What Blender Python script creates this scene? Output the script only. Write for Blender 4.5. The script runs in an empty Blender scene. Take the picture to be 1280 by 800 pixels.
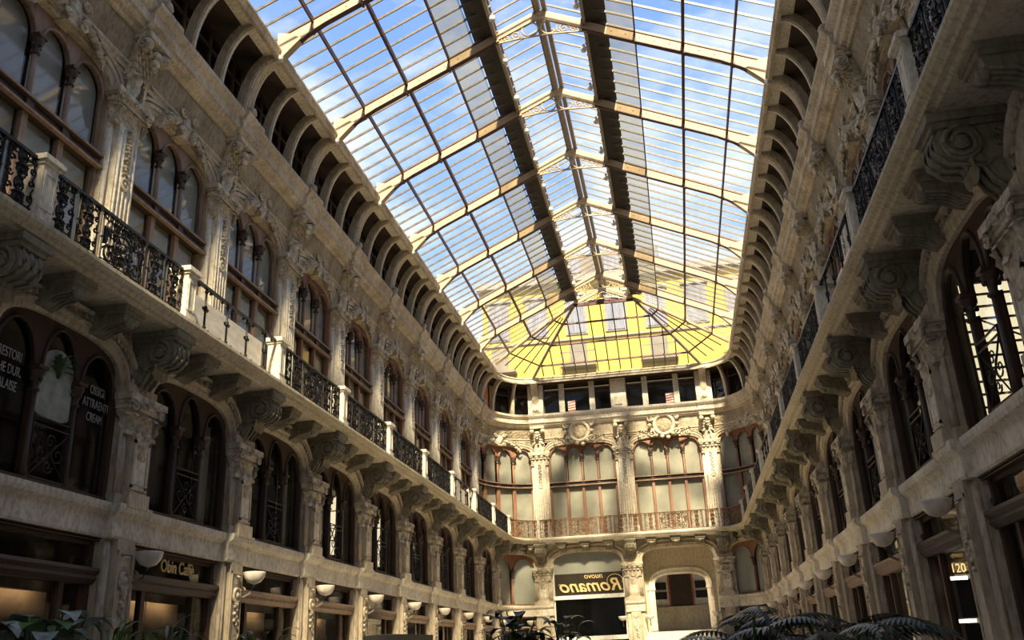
import bpy, bmesh, math, random
from mathutils import Vector, Matrix
random.seed(7)
PI = math.pi
SC = bpy.context.scene
COL = SC.collection

# ------------------------------------------------------------------ camera, sky, sun, exposure
S = 4.2                       # bay spacing
Y0 = 10.4888                  # first pilaster axis
def bay(k): return Y0 + S * k
FOC = 1130.0
CAMP = Vector((2.586, 0.0, 1.6))
ROWS = [Vector((0.98292740, 0.17951293, -0.04035888)),
        Vector((-0.10075650, 0.34161330, -0.93442414)),
        Vector((-0.15395408, 0.92253751, 0.35386817))]
cam_d = bpy.data.cameras.new('camera'); cam = bpy.data.objects.new('camera', cam_d); COL.objects.link(cam)
cam_d.sensor_width = 36.0; cam_d.lens = 36.0 * FOC / 1280.0; cam_d.clip_start = 0.05; cam_d.clip_end = 500
M = Matrix.Identity(4)
for i in range(3):
    M[i][0] = ROWS[0][i]; M[i][1] = -ROWS[1][i]; M[i][2] = -ROWS[2][i]; M[i][3] = CAMP[i]
cam.matrix_world = M
SC.camera = cam
SC.view_settings.view_transform = 'Standard'
SC.view_settings.look = 'None'
SC.view_settings.gamma = 1.0
SC.view_settings.use_curve_mapping = False
SC.view_settings.exposure = 1.42

def build_world():
    w = bpy.data.worlds.new('sky'); SC.world = w; w.use_nodes = True
    nt = w.node_tree; N = nt.nodes; L = nt.links; N.clear()
    out = N.new('ShaderNodeOutputWorld'); bg = N.new('ShaderNodeBackground'); L.new(bg.outputs[0], out.inputs[0])
    tc = N.new('ShaderNodeTexCoord'); sep = N.new('ShaderNodeSeparateXYZ'); L.new(tc.outputs['Generated'], sep.inputs[0])
    ramp = N.new('ShaderNodeValToRGB'); L.new(sep.outputs['Z'], ramp.inputs[0])
    e = ramp.color_ramp.elements
    e[0].position = 0.0; e[0].color = (0.62, 0.60, 0.55, 1)
    e[1].position = 0.75; e[1].color = (0.09, 0.20, 0.48, 1)
    m = ramp.color_ramp.elements.new(0.34); m.color = (0.25, 0.40, 0.66, 1)
    mp = N.new('ShaderNodeMapping'); mp.inputs['Scale'].default_value = (1.0, 1.0, 1.9); L.new(tc.outputs['Generated'], mp.inputs[0])
    nz = N.new('ShaderNodeTexNoise'); nz.inputs['Scale'].default_value = 2.6; nz.inputs['Detail'].default_value = 7
    nz.inputs['Roughness'].default_value = 0.58; L.new(mp.outputs[0], nz.inputs['Vector'])
    cr = N.new('ShaderNodeValToRGB'); cr.color_ramp.elements[0].position = 0.47; cr.color_ramp.elements[1].position = 0.68
    L.new(nz.outputs['Fac'], cr.inputs[0])
    mix = N.new('ShaderNodeMix'); mix.data_type = 'RGBA'
    L.new(cr.outputs[0], mix.inputs['Factor']); L.new(ramp.outputs[0], mix.inputs['A']); mix.inputs['B'].default_value = (0.80, 0.78, 0.73, 1)
    L.new(mix.outputs['Result'], bg.inputs['Color']); bg.inputs['Strength'].default_value = 0.77
build_world()
sun_d = bpy.data.lights.new('sun', 'SUN'); sun = bpy.data.objects.new('sun', sun_d); COL.objects.link(sun)
sun_d.energy = 6.6; sun_d.angle = math.radians(5.0); sun_d.color = (1.0, 0.84, 0.55)
TO_SUN = Vector((0.14, -0.74, 0.68)).normalized()
sun.rotation_euler = TO_SUN.to_track_quat('Z', 'Y').to_euler()

def pix(p):
    d = Vector(p) - CAMP
    z = ROWS[2].dot(d)
    if z < 0.1: return (-9999, -9999)
    return (640 + FOC * ROWS[0].dot(d) / z, 400 + FOC * ROWS[1].dot(d) / z)
def inframe(p, m=0):
    u, v = pix(p)
    return -m < u < 1280 + m and -m < v < 800 + m

# ------------------------------------------------------------------ materials
MATS = {}
def newmat(name):
    m = bpy.data.materials.new(name); m.use_nodes = True; MATS[name] = m
    nt = m.node_tree; b = nt.nodes['Principled BSDF']
    return m, nt, b
def noise_col(nt, c1, c2, scale=2.0, detail=6, lo=0.35, hi=0.65, stretch=(1, 1, 1), coords='Object'):
    tc = nt.nodes.new('ShaderNodeTexCoord'); mp = nt.nodes.new('ShaderNodeMapping'); mp.inputs['Scale'].default_value = stretch
    nt.links.new(tc.outputs[coords], mp.inputs[0])
    nz = nt.nodes.new('ShaderNodeTexNoise'); nz.inputs['Scale'].default_value = scale; nz.inputs['Detail'].default_value = detail
    nt.links.new(mp.outputs[0], nz.inputs['Vector'])
    r = nt.nodes.new('ShaderNodeValToRGB'); r.color_ramp.elements[0].position = lo; r.color_ramp.elements[1].position = hi
    r.color_ramp.elements[0].color = (*c1, 1); r.color_ramp.elements[1].color = (*c2, 1)
    nt.links.new(nz.outputs['Fac'], r.inputs[0])
    return r, nz, mp
def bump(nt, b, src, strength=0.3, dist=0.02):
    bp = nt.nodes.new('ShaderNodeBump'); bp.inputs['Strength'].default_value = strength; bp.inputs['Distance'].default_value = dist
    nt.links.new(src, bp.inputs['Height']); nt.links.new(bp.outputs[0], b.inputs['Normal'])
def stone(name, c1, c2, scale=1.6, rough=0.85, bs=0.35, carve=0, stretch=(1, 1, .35)):
    m, nt, b = newmat(name)
    r, nz, mp = noise_col(nt, c1, c2, scale, 8, 0.30, 0.66, stretch)
    # fine dark grime specks
    n2 = nt.nodes.new('ShaderNodeTexNoise'); n2.inputs['Scale'].default_value = 14; n2.inputs['Detail'].default_value = 5
    nt.links.new(mp.outputs[0], n2.inputs['Vector'])
    r2 = nt.nodes.new('ShaderNodeValToRGB'); r2.color_ramp.elements[0].position = .34; r2.color_ramp.elements[1].position = .55
    r2.color_ramp.elements[0].color = (.66, .63, .57, 1); r2.color_ramp.elements[1].color = (1, 1, 1, 1)
    nt.links.new(n2.outputs['Fac'], r2.inputs[0])
    mx = nt.nodes.new('ShaderNodeMix'); mx.data_type = 'RGBA'; mx.blend_type = 'MULTIPLY'; mx.inputs['Factor'].default_value = .85
    nt.links.new(r.outputs[0], mx.inputs['A']); nt.links.new(r2.outputs[0], mx.inputs['B'])
    nt.links.new(mx.outputs['Result'], b.inputs['Base Color']); b.inputs['Roughness'].default_value = rough
    b.inputs['Specular IOR Level'].default_value = 0.25
    if carve:
        vo = nt.nodes.new('ShaderNodeTexVoronoi'); vo.inputs['Scale'].default_value = carve
        tc = nt.nodes.new('ShaderNodeTexCoord'); nt.links.new(tc.outputs['Object'], vo.inputs['Vector'])
        bump(nt, b, vo.outputs['Distance'], .6, .06)
    else:
        bump(nt, b, n2.outputs['Fac'], bs, .03)
    return m
def plain(name, c, rough=.5, metal=0, c2=None, scale=6, spec=.4, stretch=(1, 1, 1)):
    m, nt, b = newmat(name)
    if c2 is None: c2 = tuple(x * .72 for x in c)
    r, nz, mp = noise_col(nt, c2, c, scale, 5, .32, .62, stretch)
    nt.links.new(r.outputs[0], b.inputs['Base Color'])
    b.inputs['Roughness'].default_value = rough; b.inputs['Metallic'].default_value = metal
    b.inputs['Specular IOR Level'].default_value = spec
    bump(nt, b, nz.outputs['Fac'], .15, .01)
    return m
def emis(name, c, s):
    m, nt, b = newmat(name); b.inputs['Base Color'].default_value = (*c, 1)
    b.inputs['Emission Color'].default_value = (*c, 1); b.inputs['Emission Strength'].default_value = s
    return m
def glass(name, tint=(1, 1, 1), dirt=0.0, dirtcol=(.6, .6, .55), refl=1.0, rough=.03):
    m = bpy.data.materials.new(name); m.use_nodes = True; MATS[name] = m
    nt = m.node_tree; N = nt.nodes; L = nt.links; N.clear()
    out = N.new('ShaderNodeOutputMaterial'); tr = N.new('ShaderNodeBsdfTransparent'); tr.inputs[0].default_value = (*tint, 1)
    gl = N.new('ShaderNodeBsdfGlossy'); gl.inputs['Roughness'].default_value = rough
    fr = N.new('ShaderNodeFresnel')
    gb = N.new('ShaderNodeNewGeometry'); ir = N.new('ShaderNodeMapRange'); ir.inputs[3].default_value = 1.5; ir.inputs[4].default_value = 1 / 1.5
    L.new(gb.outputs['Backfacing'], ir.inputs[0]); L.new(ir.outputs[0], fr.inputs['IOR'])   # thin sheet: same reflectance from both sides
    mu = N.new('ShaderNodeMath'); mu.operation = 'MULTIPLY'; mu.inputs[1].default_value = refl; L.new(fr.outputs[0], mu.inputs[0])
    base = tr.outputs[0]
    if dirt > 0:
        df = N.new('ShaderNodeBsdfDiffuse'); df.inputs[0].default_value = (*dirtcol, 1)
        tl = N.new('ShaderNodeBsdfTranslucent'); tl.inputs[0].default_value = (*dirtcol, 1)
        ad = N.new('ShaderNodeMixShader'); ad.inputs[0].default_value = .6; L.new(df.outputs[0], ad.inputs[1]); L.new(tl.outputs[0], ad.inputs[2])
        nz = N.new('ShaderNodeTexNoise'); nz.inputs['Scale'].default_value = 1.3; nz.inputs['Detail'].default_value = 5
        ge = N.new('ShaderNodeNewGeometry'); L.new(ge.outputs['Position'], nz.inputs['Vector'])
        mr = N.new('ShaderNodeMapRange'); mr.inputs[1].default_value = .3; mr.inputs[2].default_value = .7
        mr.inputs[3].default_value = dirt * .5; mr.inputs[4].default_value = dirt * 1.5; L.new(nz.outputs['Fac'], mr.inputs[0])
        mx = N.new('ShaderNodeMixShader'); L.new(mr.outputs[0], mx.inputs[0]); L.new(base, mx.inputs[1]); L.new(ad.outputs[0], mx.inputs[2])
        base = mx.outputs[0]
    mx2 = N.new('ShaderNodeMixShader'); L.new(mu.outputs[0], mx2.inputs[0]); L.new(base, mx2.inputs[1]); L.new(gl.outputs[0], mx2.inputs[2])
    L.new(mx2.outputs[0], out.inputs[0])
    return m
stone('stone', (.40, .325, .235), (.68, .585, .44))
stone('stone_sooty', (.20, .175, .125), (.34, .30, .22))  # darker stone colour of the consoles and modillions
stone('stone_light', (.58, .51, .405), (.84, .765, .63), 1.1, stretch=(1, 1, .6))
stone('stone_carved', (.27, .22, .15), (.42, .35, .25), 2.0, carve=7)
stone('stone_ornament', (.34, .28, .20), (.74, .65, .50), 5.0, stretch=(1, 1, 1))
stone('plaster', (.50, .43, .30), (.64, .555, .41), .7, bs=.15)
stone('plaster_dark', (.20, .175, .13), (.28, .25, .19), .7, bs=.15)
plain('wood_dark', (.075, .042, .028), .5, scale=3, stretch=(6, 6, .6))
plain('wood', (.30, .15, .085), .5, c2=(.17, .075, .045), scale=3, stretch=(6, 6, .6))
plain('wood_pale', (.36, .25, .18), .6, c2=(.24, .15, .10), scale=3, stretch=(4, 4, .6))
plain('iron', (.028, .026, .026), .42, .55)
plain('iron_rust', (.26, .145, .075), .6, .3, c2=(.12, .07, .045))
plain('iron_cream', (.50, .37, .235), .6, c2=(.40, .29, .18), scale=2)
plain('iron_grey', (.30, .24, .19), .5, .2)
plain('iron_red', (.075, .028, .024), .5, .2)
plain('bar_paint', (.115, .095, .08), .45, c2=(.06, .05, .045))
plain('walkway', (.045, .038, .030), .8)
plain('blind', (.50, .485, .43), .9, c2=(.42, .40, .35), scale=1.1)
plain('blind_warm', (.52, .48, .40), .9, c2=(.36, .33, .27), scale=1.1)
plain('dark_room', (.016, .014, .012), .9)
plain('dark_brown', (.06, .04, .027), .8)
plain('shop_brown', (.42, .30, .20), .8, c2=(.26, .18, .12), scale=2)
plain('white_marble', (.78, .74, .66), .35, c2=(.62, .57, .48), scale=3, stretch=(1, 1, 3))
plain('white_paint', (.80, .77, .70), .5)
plain('bowl_glass', (.74, .66, .56), .35)
plain('gold', (.95, .66, .22), .3, .8)
plain('gold_paint', (.95, .68, .30), .45)
emis('sign_lit', (1.0, .74, .36), .9)
plain('lettering_pale', (.36, .36, .33), .6)
plain('yellow_wall', (.46, .335, .075), .9, c2=(.39, .28, .06), scale=.7)
plain('facade_trim', (.25, .235, .215), .8)
plain('grey_stone', (.20, .18, .155), .9, c2=(.14, .125, .11), scale=.9)
plain('curtain', (.20, .22, .29), .8, c2=(.11, .125, .18), scale=1.5, stretch=(6, 6, .5))
plain('poster_pale', (.42, .44, .37), .6, c2=(.20, .22, .17), scale=3.5)
plain('poster_green', (.06, .12, .045), .7)
plain('red_paint', (.45, .12, .09), .6)
plain('cloth_black', (.012, .012, .012), .7)
plain('pavement', (.62, .57, .49), .8, scale=3)
plain('terracotta', (.22, .12, .08), .8)
plain('leaf_silver', (.30, .33, .30), .5, c2=(.10, .14, .11), scale=9)
plain('leaf_green', (.10, .17, .04), .55, c2=(.05, .10, .02), scale=6)
plain('leaf_dark', (.028, .045, .026), .35, c2=(.014, .024, .016), scale=6)
plain('leaf_bronze', (.14, .055, .03), .5)
plain('orange_wall', (.62, .27, .12), .8, c2=(.50, .20, .09))
glass('glass_roof', (.95, .97, 1), .035, (.5, .5, .47), .8, .06)
glass('glass_dirty', (.60, .60, .56), .38, (.30, .29, .24), .6, .15)
glass('glass_window', (.80, .82, .80), .04, (.3, .3, .27), 1.0, .04)
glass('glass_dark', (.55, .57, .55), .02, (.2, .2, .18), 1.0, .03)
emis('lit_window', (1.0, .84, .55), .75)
emis('lit_warm', (1.0, .74, .44), 9.0)
emis('lamp_white', (1.0, .93, .8), 2.2)
plain('globe', (.75, .73, .68), .25)

# ------------------------------------------------------------------ mesh building in facade coordinates (n out of wall, s along wall, z up)
class MB:
    def __init__(s, ds=1e9): s.v = []; s.f = []; s.sm = []; s.ds = ds
    def add(s, vs, fs, smooth=False):
        o = len(s.v); s.v.extend(vs)
        for f in fs: s.f.append(tuple(i + o for i in f)); s.sm.append(smooth)
    def box(s, n0, n1, s0, s1, z0, z1):
        s.sweep([(n0, z0), (n1, z0), (n1, z1), (n0, z1)], s0, s1); return s
    def sweep(s, prof, s0, s1, smooth=False):
        k = max(1, int(math.ceil((s1 - s0) / s.ds - 1e-6))); m = len(prof); vs = []; fs = []
        for i in range(k + 1):
            t = s0 + (s1 - s0) * i / k
            vs += [(p[0], t, p[1]) for p in prof]
        for i in range(k):
            for j in range(m):
                a = i * m + j; b = i * m + (j + 1) % m
                fs.append((a, b, b + m, a + m))
        s.add(vs, fs, smooth)
        s.add([(p[0], s0, p[1]) for p in prof], [tuple(reversed(range(m)))])
        s.add([(p[0], s1, p[1]) for p in prof], [tuple(range(m))])
        return s
    def strip(s, nf, nb, ss, lo, hi):
        "solid between z=lo(s) and z=hi(s)"
        k = len(ss); L = [lo(t) for t in ss]; H = [hi(t) for t in ss]
        vs = [(nf, t, L[i]) for i, t in enumerate(ss)] + [(nf, t, H[i]) for i, t in enumerate(ss)]
        fs = [(i, i + 1, k + i + 1, k + i) for i in range(k - 1)]
        if nb is not None:
            o = 2 * k
            vs += [(nb, t, L[i]) for i, t in enumerate(ss)] + [(nb, t, H[i]) for i, t in enumerate(ss)]
            for i in range(k - 1):
                fs += [(o + i + 1, o + i, o + k + i, o + k + i + 1), (i + 1, i, o + i, o + i + 1), (k + i, k + i + 1, o + k + i + 1, o + k + i)]
            fs += [(0, k, o + k, o), (k - 1, o + k - 1, o + 2 * k - 1, 2 * k - 1)]
        s.add(vs, fs); return s
    def tube(s, pts, r, k=4, closed=False, taper=None):
        pts = [Vector(p) for p in pts]; n = len(pts); vs = []; fs = []
        up = Vector((0.31, 0.17, 0.93)).normalized()
        for i, p in enumerate(pts):
            if closed: d = pts[(i + 1) % n] - pts[i - 1]
            else: d = pts[min(i + 1, n - 1)] - pts[max(i - 1, 0)]
            if d.length < 1e-9: d = Vector((0, 0, 1))
            d.normalize(); a = d.cross(up)
            if a.length < .2: a = d.cross(Vector((1, .1, 0)))
            a.normalize(); b = d.cross(a)
            rr = r if taper is None else r * taper[i]
            for j in range(k):
                t = 2 * PI * (j + .5) / k
                vs.append(tuple(p + a * (rr * math.cos(t)) + b * (rr * math.sin(t))))
        for i in range(n if closed else n - 1):
            for j in range(k):
                a = i * k + j; b = i * k + (j + 1) % k; c = ((i + 1) % n) * k
                fs.append((a, b, c + (j + 1) % k, c + j))
        if not closed:
            fs.append(tuple(reversed(range(k)))); fs.append(tuple((n - 1) * k + j for j in range(k)))
        s.add(vs, fs, k > 4); return s
    def lathe(s, n, t, prof, k=8, axis='z'):
        vs = []; fs = []; m = len(prof)
        for r, z in prof:
            for j in range(k):
                a = 2 * PI * j / k
                x, y = r * math.cos(a), r * math.sin(a)
                vs.append((n + x, t + y, z) if axis == 'z' else (n + z, t + x, y) if axis == 'n' else (n + x, t + z, y))
        for i in range(m - 1):
            for j in range(k):
                a = i * k + j; b = i * k + (j + 1) % k
                fs.append((a, b, b + k, a + k))
        fs.append(tuple(reversed(range(k)))); fs.append(tuple((m - 1) * k + j for j in range(k)))
        s.add(vs, fs, True); return s
    def disc(s, n, t, z, prof, k=14):
        "lathe about an axis along n, centred at (t,z); prof = (r, n offset)"
        vs = []; fs = []; m = len(prof)
        for r, h in prof:
            for j in range(k):
                a = 2 * PI * j / k
                vs.append((n + h, t + r * math.cos(a), z + r * math.sin(a)))
        for i in range(m - 1):
            for j in range(k):
                a = i * k + j; b = i * k + (j + 1) % k
                fs.append((a, b, b + k, a + k))
        fs.append(tuple(reversed(range(k)))); fs.append(tuple((m - 1) * k + j for j in range(k)))
        s.add(vs, fs, True); return s
    def roll(s, n, z, s0, s1, prof_r, k=14):
        "cylinder along s at (n,z); prof_r = list of (radius, s)"
        vs = []; fs = []; m = len(prof_r)
        for r, t in prof_r:
            for j in range(k):
                a = 2 * PI * j / k
                vs.append((n + r * math.cos(a), t, z + r * math.sin(a)))
        for i in range(m - 1):
            for j in range(k):
                a = i * k + j; b = i * k + (j + 1) % k
                fs.append((a, b, b + k, a + k))
        fs.append(tuple(reversed(range(k)))); fs.append(tuple((m - 1) * k + j for j in range(k)))
        s.add(vs, fs, True); return s
    def ball(s, c, r, rs=1.0, rz=1.0, rn=1.0):
        vs = []; fs = []; A, B = 6, 4
        vs.append((c[0], c[1], c[2] + r * rz))
        for i in range(1, B):
            p = PI * i / B
            for j in range(A):
                a = 2 * PI * j / A
                vs.append((c[0] + r * rn * math.sin(p) * math.cos(a), c[1] + r * rs * math.sin(p) * math.sin(a), c[2] + r * rz * math.cos(p)))
        vs.append((c[0], c[1], c[2] - r * rz)); e = len(vs) - 1
        for j in range(A):
            fs.append((0, 1 + j, 1 + (j + 1) % A)); fs.append((e, e - 1 - j, e - 1 - (j + 1) % A))
            for i in range(B - 2):
                a = 1 + i * A + j; b = 1 + i * A + (j + 1) % A
                fs.append((a, a + A, b + A, b))
        s.add(vs, fs, True); return s
    def leaf(s, base, out, h, w, curl, tilt=0.0, th=.02):
        "acanthus leaf: rises h, leans out along vector out=(dn,ds), tip curls over"
        on, os_ = out; q = math.hypot(on, os_) or 1; on /= q; os_ /= q
        tn, ts = -os_, on; vs = []; fs = []; K = 6
        for i in range(K + 1):
            t = i / K
            o = curl * (t ** 2.2); zz = h * (math.sin(t * 1.9) / math.sin(1.9) if t < .83 else math.sin(.83 * 1.9) / math.sin(1.9) - (t - .83) * 1.1)
            ww = w * (.55 + .75 * math.sin(PI * min(1, t * .95 + .08))) * .5 * (1.18 if i % 2 else .88)
            for q_, d in ((-1, -.35), (0, .35), (1, -.35)):
                vs.append((base[0] + on * (o + d * th * 2) + tn * ww * q_, base[1] + os_ * (o + d * th * 2) + ts * ww * q_ + tilt * t * h, base[2] + zz))
        for i in range(K):
            a = i * 3
            fs += [(a, a + 1, a + 4, a + 3), (a + 1, a + 2, a + 5, a + 4)]
        s.add(vs, fs, True); return s

def spiral(c, r, turns, a0, d=1, n=18, plane='sz', r1=.15):
    out = []
    for i in range(n + 1):
        t = i / n; a = a0 + d * 2 * PI * turns * t; rr = r * (1 - (1 - r1) * t)
        if plane == 'sz': out.append((c[0], c[1] + rr * math.cos(a), c[2] + rr * math.sin(a)))
        else: out.append((c[0] + rr * math.cos(a), c[1], c[2] + rr * math.sin(a)))
    return out
def ring(c, r, n=12, plane='sz'): return spiral(c, r, (n - 1) / n, 0, 1, n - 1, plane, 1.0)
def lin(a, b, n): return [a + (b - a) * i / n for i in range(n + 1)]

def mesh(name, mb, mat, mapf=None):
    me = bpy.data.meshes.new(name)
    vs = [mapf(*v) for v in mb.v] if mapf else mb.v
    me.from_pydata(vs, [], mb.f); me.polygons.foreach_set('use_smooth', mb.sm); me.update()
    bm = bmesh.new(); bm.from_mesh(me); bmesh.ops.recalc_face_normals(bm, faces=bm.faces); bm.to_mesh(me); bm.free()
    me.materials.append(MATS[mat] if isinstance(mat, str) else mat)
    return me
# an assembly is a list of (name, MB, material, [children]); None for MB = no mesh
def proto(parts, mapf=None):
    return [(n, mesh(n, mb, mt, mapf), proto(ch, mapf)) for n, mb, mt, ch in [(p + ([],))[:4] if len(p) == 3 else p for p in parts]]
def link(ob): COL.objects.link(ob); return ob
def tagit(o, label=None, cat=None, group=None, kind=None):
    if label: o['label'] = label
    if cat: o['category'] = cat
    if group: o['group'] = group
    if kind: o['kind'] = kind
    return o
def put_children(pr, root, depth=1):
    for n, me, ch in pr:
        c = link(bpy.data.objects.new(n, me)); c.parent = root
        if ch: put_children(ch, c, depth + 1)
def put(pr, name, loc=(0, 0, 0), rz=0, label=None, cat=None, group=None, kind=None):
    root = link(bpy.data.objects.new(name, None)); root.empty_display_size = .2
    root.location = loc; root.rotation_euler = (0, 0, rz)
    put_children(pr, root)
    return tagit(root, label, cat, group, kind)
def single(me, name, loc=(0, 0, 0), rz=0, label=None, cat=None, group=None, kind=None):
    o = link(bpy.data.objects.new(name, me)); o.location = loc; o.rotation_euler = (0, 0, rz)
    return tagit(o, label, cat, group, kind)
ORD = 'zeroth first second third fourth fifth sixth seventh eighth ninth tenth eleventh twelfth thirteenth fourteenth fifteenth sixteenth seventeenth eighteenth nineteenth twentieth'.split() + ['twenty-' + o for o in 'first second third fourth fifth sixth seventh eighth ninth'.split()] + ['thirtieth'] + ['thirty-' + o for o in 'first second third fourth fifth sixth seventh eighth ninth'.split()]

# ------------------------------------------------------------------ the facade path
XR = 7.0; K9 = bay(9)                                   # straight walls end at pilaster 9
CL = (-4.80, K9); RL = (2.20, 2.75)                     # left rounded corner: centre, radii at n = 0
CR = (5.02, K9); RR_ = (1.98, 2.75)
YE = K9 + 2.75                                          # end wall reference plane
ENDX = (-4.80, 0.11, 5.02)                              # end wall pilaster axes
WE = 4.91                                               # end bay width
WC = 3.9                                                # nominal corner bay length
def frameL(k): return ((-XR, bay(k), 0), 0.0)
def frameR(k): return ((XR, bay(k), 0), PI)
def frameE(x): return ((x, YE, 0), -PI / 2)
def tow(fr, n, s, z):
    (x, y, _), r = fr; c, sn = math.cos(r), math.sin(r)
    return (x + n * c - s * sn, y + n * sn + s * c, z)
def mapCL(n, s, z):
    th = (s + WC / 2) / WC * PI / 2
    return (CL[0] - (RL[0] - n) * math.cos(th), CL[1] + (RL[1] - n) * math.sin(th), z)
def mapCR(n, s, z):
    th = (WC / 2 - s) / WC * PI / 2
    return (CR[0] + (RR_[0] - n) * math.cos(th), CR[1] + (RR_[1] - n) * math.sin(th), z)
DSC = .33

def arch_pts(hw, zs, h, N=22, p=3.2):
    out = []
    for i in range(N + 1):
        a = PI - PI * i / N; c, s_ = math.cos(a), math.sin(a)
        out.append((hw * math.copysign(abs(c) ** (2 / p), c), zs + h * abs(s_) ** (2 / p)))
    return out
def arch_z(hw, zs, h, p=3.2):
    return lambda s: zs + h * max(0, 1 - abs(min(1, abs(s) / hw)) ** p) ** (1 / p)
def arch_ss(hw, N=22, p=3.2): return [q[0] for q in arch_pts(hw, 0, 1, N, p)]
def arch_band(mb, prof, hw, zs, h, N=22, p=3.2):
    "sweep closed profile (n, d outward) along the arch"
    P = arch_pts(hw, zs, h, N, p); m = len(prof); vs = []; fs = []
    for i, (s, z) in enumerate(P):
        a = P[max(i - 1, 0)]; b = P[min(i + 1, N)]
        d = Vector((b[0] - a[0], b[1] - a[1])); d.normalize(); nx, nz = -d.y, d.x
        vs += [(q[0], s + nx * q[1], z + nz * q[1]) for q in prof]
    for i in range(N):
        for j in range(m):
            a = i * m + j; b = i * m + (j + 1) % m; fs.append((a, b, b + m, a + m))
    fs += [tuple(range(m)), tuple(N * m + j for j in range(m))]
    mb.add(vs, fs); return mb

# ------------------------------------------------------------------ builders
def capital(z0, z1, w, nf, depth, ds=1e9):
    "carved leaf capital on a pilaster: half width w, face at nf, depth back to nf-depth"
    mb = MB(ds); H = z1 - z0; nb = nf - depth
    for i in range(4):
        t = i / 3; e = .02 + .10 * t ** 2
        mb.box(nb, nf + e, -w - e, w + e, z0 + H * .8 * i / 4, z0 + H * .8 * (i + 1) / 4)
    mb.box(nb, nf + .05, -w - .05, w + .05, z0 - .05, z0 + .02)
    mb.box(nb, nf + .17, -w - .17, w + .17, z1 - .12, z1)
    mb.box(nb, nf + .14, -w - .14, w + .14, z1 - .20, z1 - .12)
    for tier, (n_, zb, hh, cc) in enumerate(((4, z0 + .02, H * .45, .13), (3, z0 + H * .28, H * .52, .19))):
        for i in range(n_):
            s_ = -w + 2 * w * (i + .5) / n_
            mb.leaf((nf + .03, s_, zb), (1, 0), hh, 2 * w / n_ * .95, cc)
        for sg in (-1, 1):
            mb.leaf((nf - depth * .3, sg * (w + .02), zb), (0, sg), hh, .28, cc * .8)
            mb.leaf((nf, sg * w, zb), (1, sg), hh, .22, cc)
    for sg in (-1, 1):
        mb.tube(spiral((nf + .15, sg * (w + .02), z1 - .22), .11, 1.4, PI / 2, sg, 12), .028, 5)
    mb.ball((nf + .16, 0, z1 - .13), .08)
    return mb

def mezz_pilaster(mid=True):
    sh = MB()
    sh.box(-.02, .10, -.48, .48, 4.40, 5.72).box(-.02, .24, -.27, .27, 4.40, 5.72)
    sh.box(-.02, .30, -.32, .32, 4.40, 4.66).box(-.02, .16, -.52, .52, 4.40, 4.62)
    for sg in (-1, 1):
        for q, r in ((.38, .055), (.46, .04), (.31, .035)):
            sh.lathe(.10, sg * q, [(r, 4.62), (r, 5.70)], 8)
    for a, b in ((-.25, -.18), (.18, .25)): sh.box(.24, .265, a, b, 4.75, 5.6)
    sh.box(.24, .265, -.25, .25, 5.54, 5.6).box(.24, .265, -.25, .25, 4.72, 4.8)
    pn = MB().box(.24, .252, -.17, .17, 4.82, 5.52)
    cp = capital(5.72, 6.40, .42, .16, .18)
    cp.leaf((.27, 0, 5.25), (1, 0), .5, .34, .08)
    im = MB().box(-.02, .16, -.46, .46, 6.40, 6.62)
    return [('shaft', sh, 'stone', [('panel', pn, 'stone_light', [])]), ('capital', cp, 'stone_ornament'), ('impost', im, 'stone')]

def ground_pilaster(z0=0.0):
    sh = MB()
    sh.box(-.02, .02, -.46, .46, z0, 3.86).box(-.02, .15, -.26, .26, z0, 3.86)
    for sg in (-1, 1):
        for q, r in ((.36, .055), (.44, .04), (.30, .035)): sh.lathe(.02, sg * q, [(r, z0 + .4), (r, 3.80)], 8)
    for a, b in ((-.24, -.19), (.19, .24)): sh.box(.15, .175, a, b, 1.0, 3.68)
    sh.box(.15, .175, -.24, .24, 3.62, 3.68)
    bs = MB().box(-.02, .22, -.52, .52, z0, z0 + .45)
    md = MB()
    md.disc(.15, 0, 3.18, [(.17, 0), (.17, .05), (.12, .06), (.10, .03), (.05, .07), (.001, .09)], 14)
    md.leaf((.16, 0, 2.72), (1, 0), .3, .22, .06); md.leaf((.16, 0, 3.36), (1, 0), .22, .2, .07)
    for i in range(6): md.ball((.17, (i % 2 - .5) * .08, 2.95 - i * .07), .045)
    return [('shaft', sh, 'stone'), ('base', bs, 'stone'), ('medallion', md, 'stone_ornament')]

def upper_pilaster(front=False):
    sh = MB()
    sh.box(-1.0, -.95, -.50, .50, 7.87, 12.32).box(-1.0, -.80, -.33, .33, 7.87, 12.32)
    sh.box(-1.0, -.74, -.40, .40, 7.87, 8.5).box(-1.0, -.90, -.55, .55, 7.87, 8.5)
    for i in range(5):
        s_ = -.26 + .13 * i
        sh.lathe(-.80, s_, [(.030, 8.6), (.030, 12.25)], 6)
    for sg in (-1, 1): sh.lathe(-.95, sg * .43, [(.05, 8.5), (.05, 12.3)], 8)
    cp = capital(12.32, 13.05, .46, -.86, .14)
    gl = MB()
    for i in range(13):
        z = 12.30 - i * .085
        gl.ball((-.77, .03 * math.sin(i * 2.1), z), .066 - .0025 * i, 1.15, .8)
        if i % 2 == 0:
            for sg in (-1, 1): gl.ball((-.78, sg * .075, z - .02), .038)
    gl.disc(-.80, 0, 11.05, [(.15, 0), (.15, .04), (.10, .06), (.08, .03), (.03, .06), (.001, .07)], 12)
    return [('shaft', sh, 'stone_light'), ('capital', cp, 'stone_ornament'), ('garland', gl, 'stone_ornament')]

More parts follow.
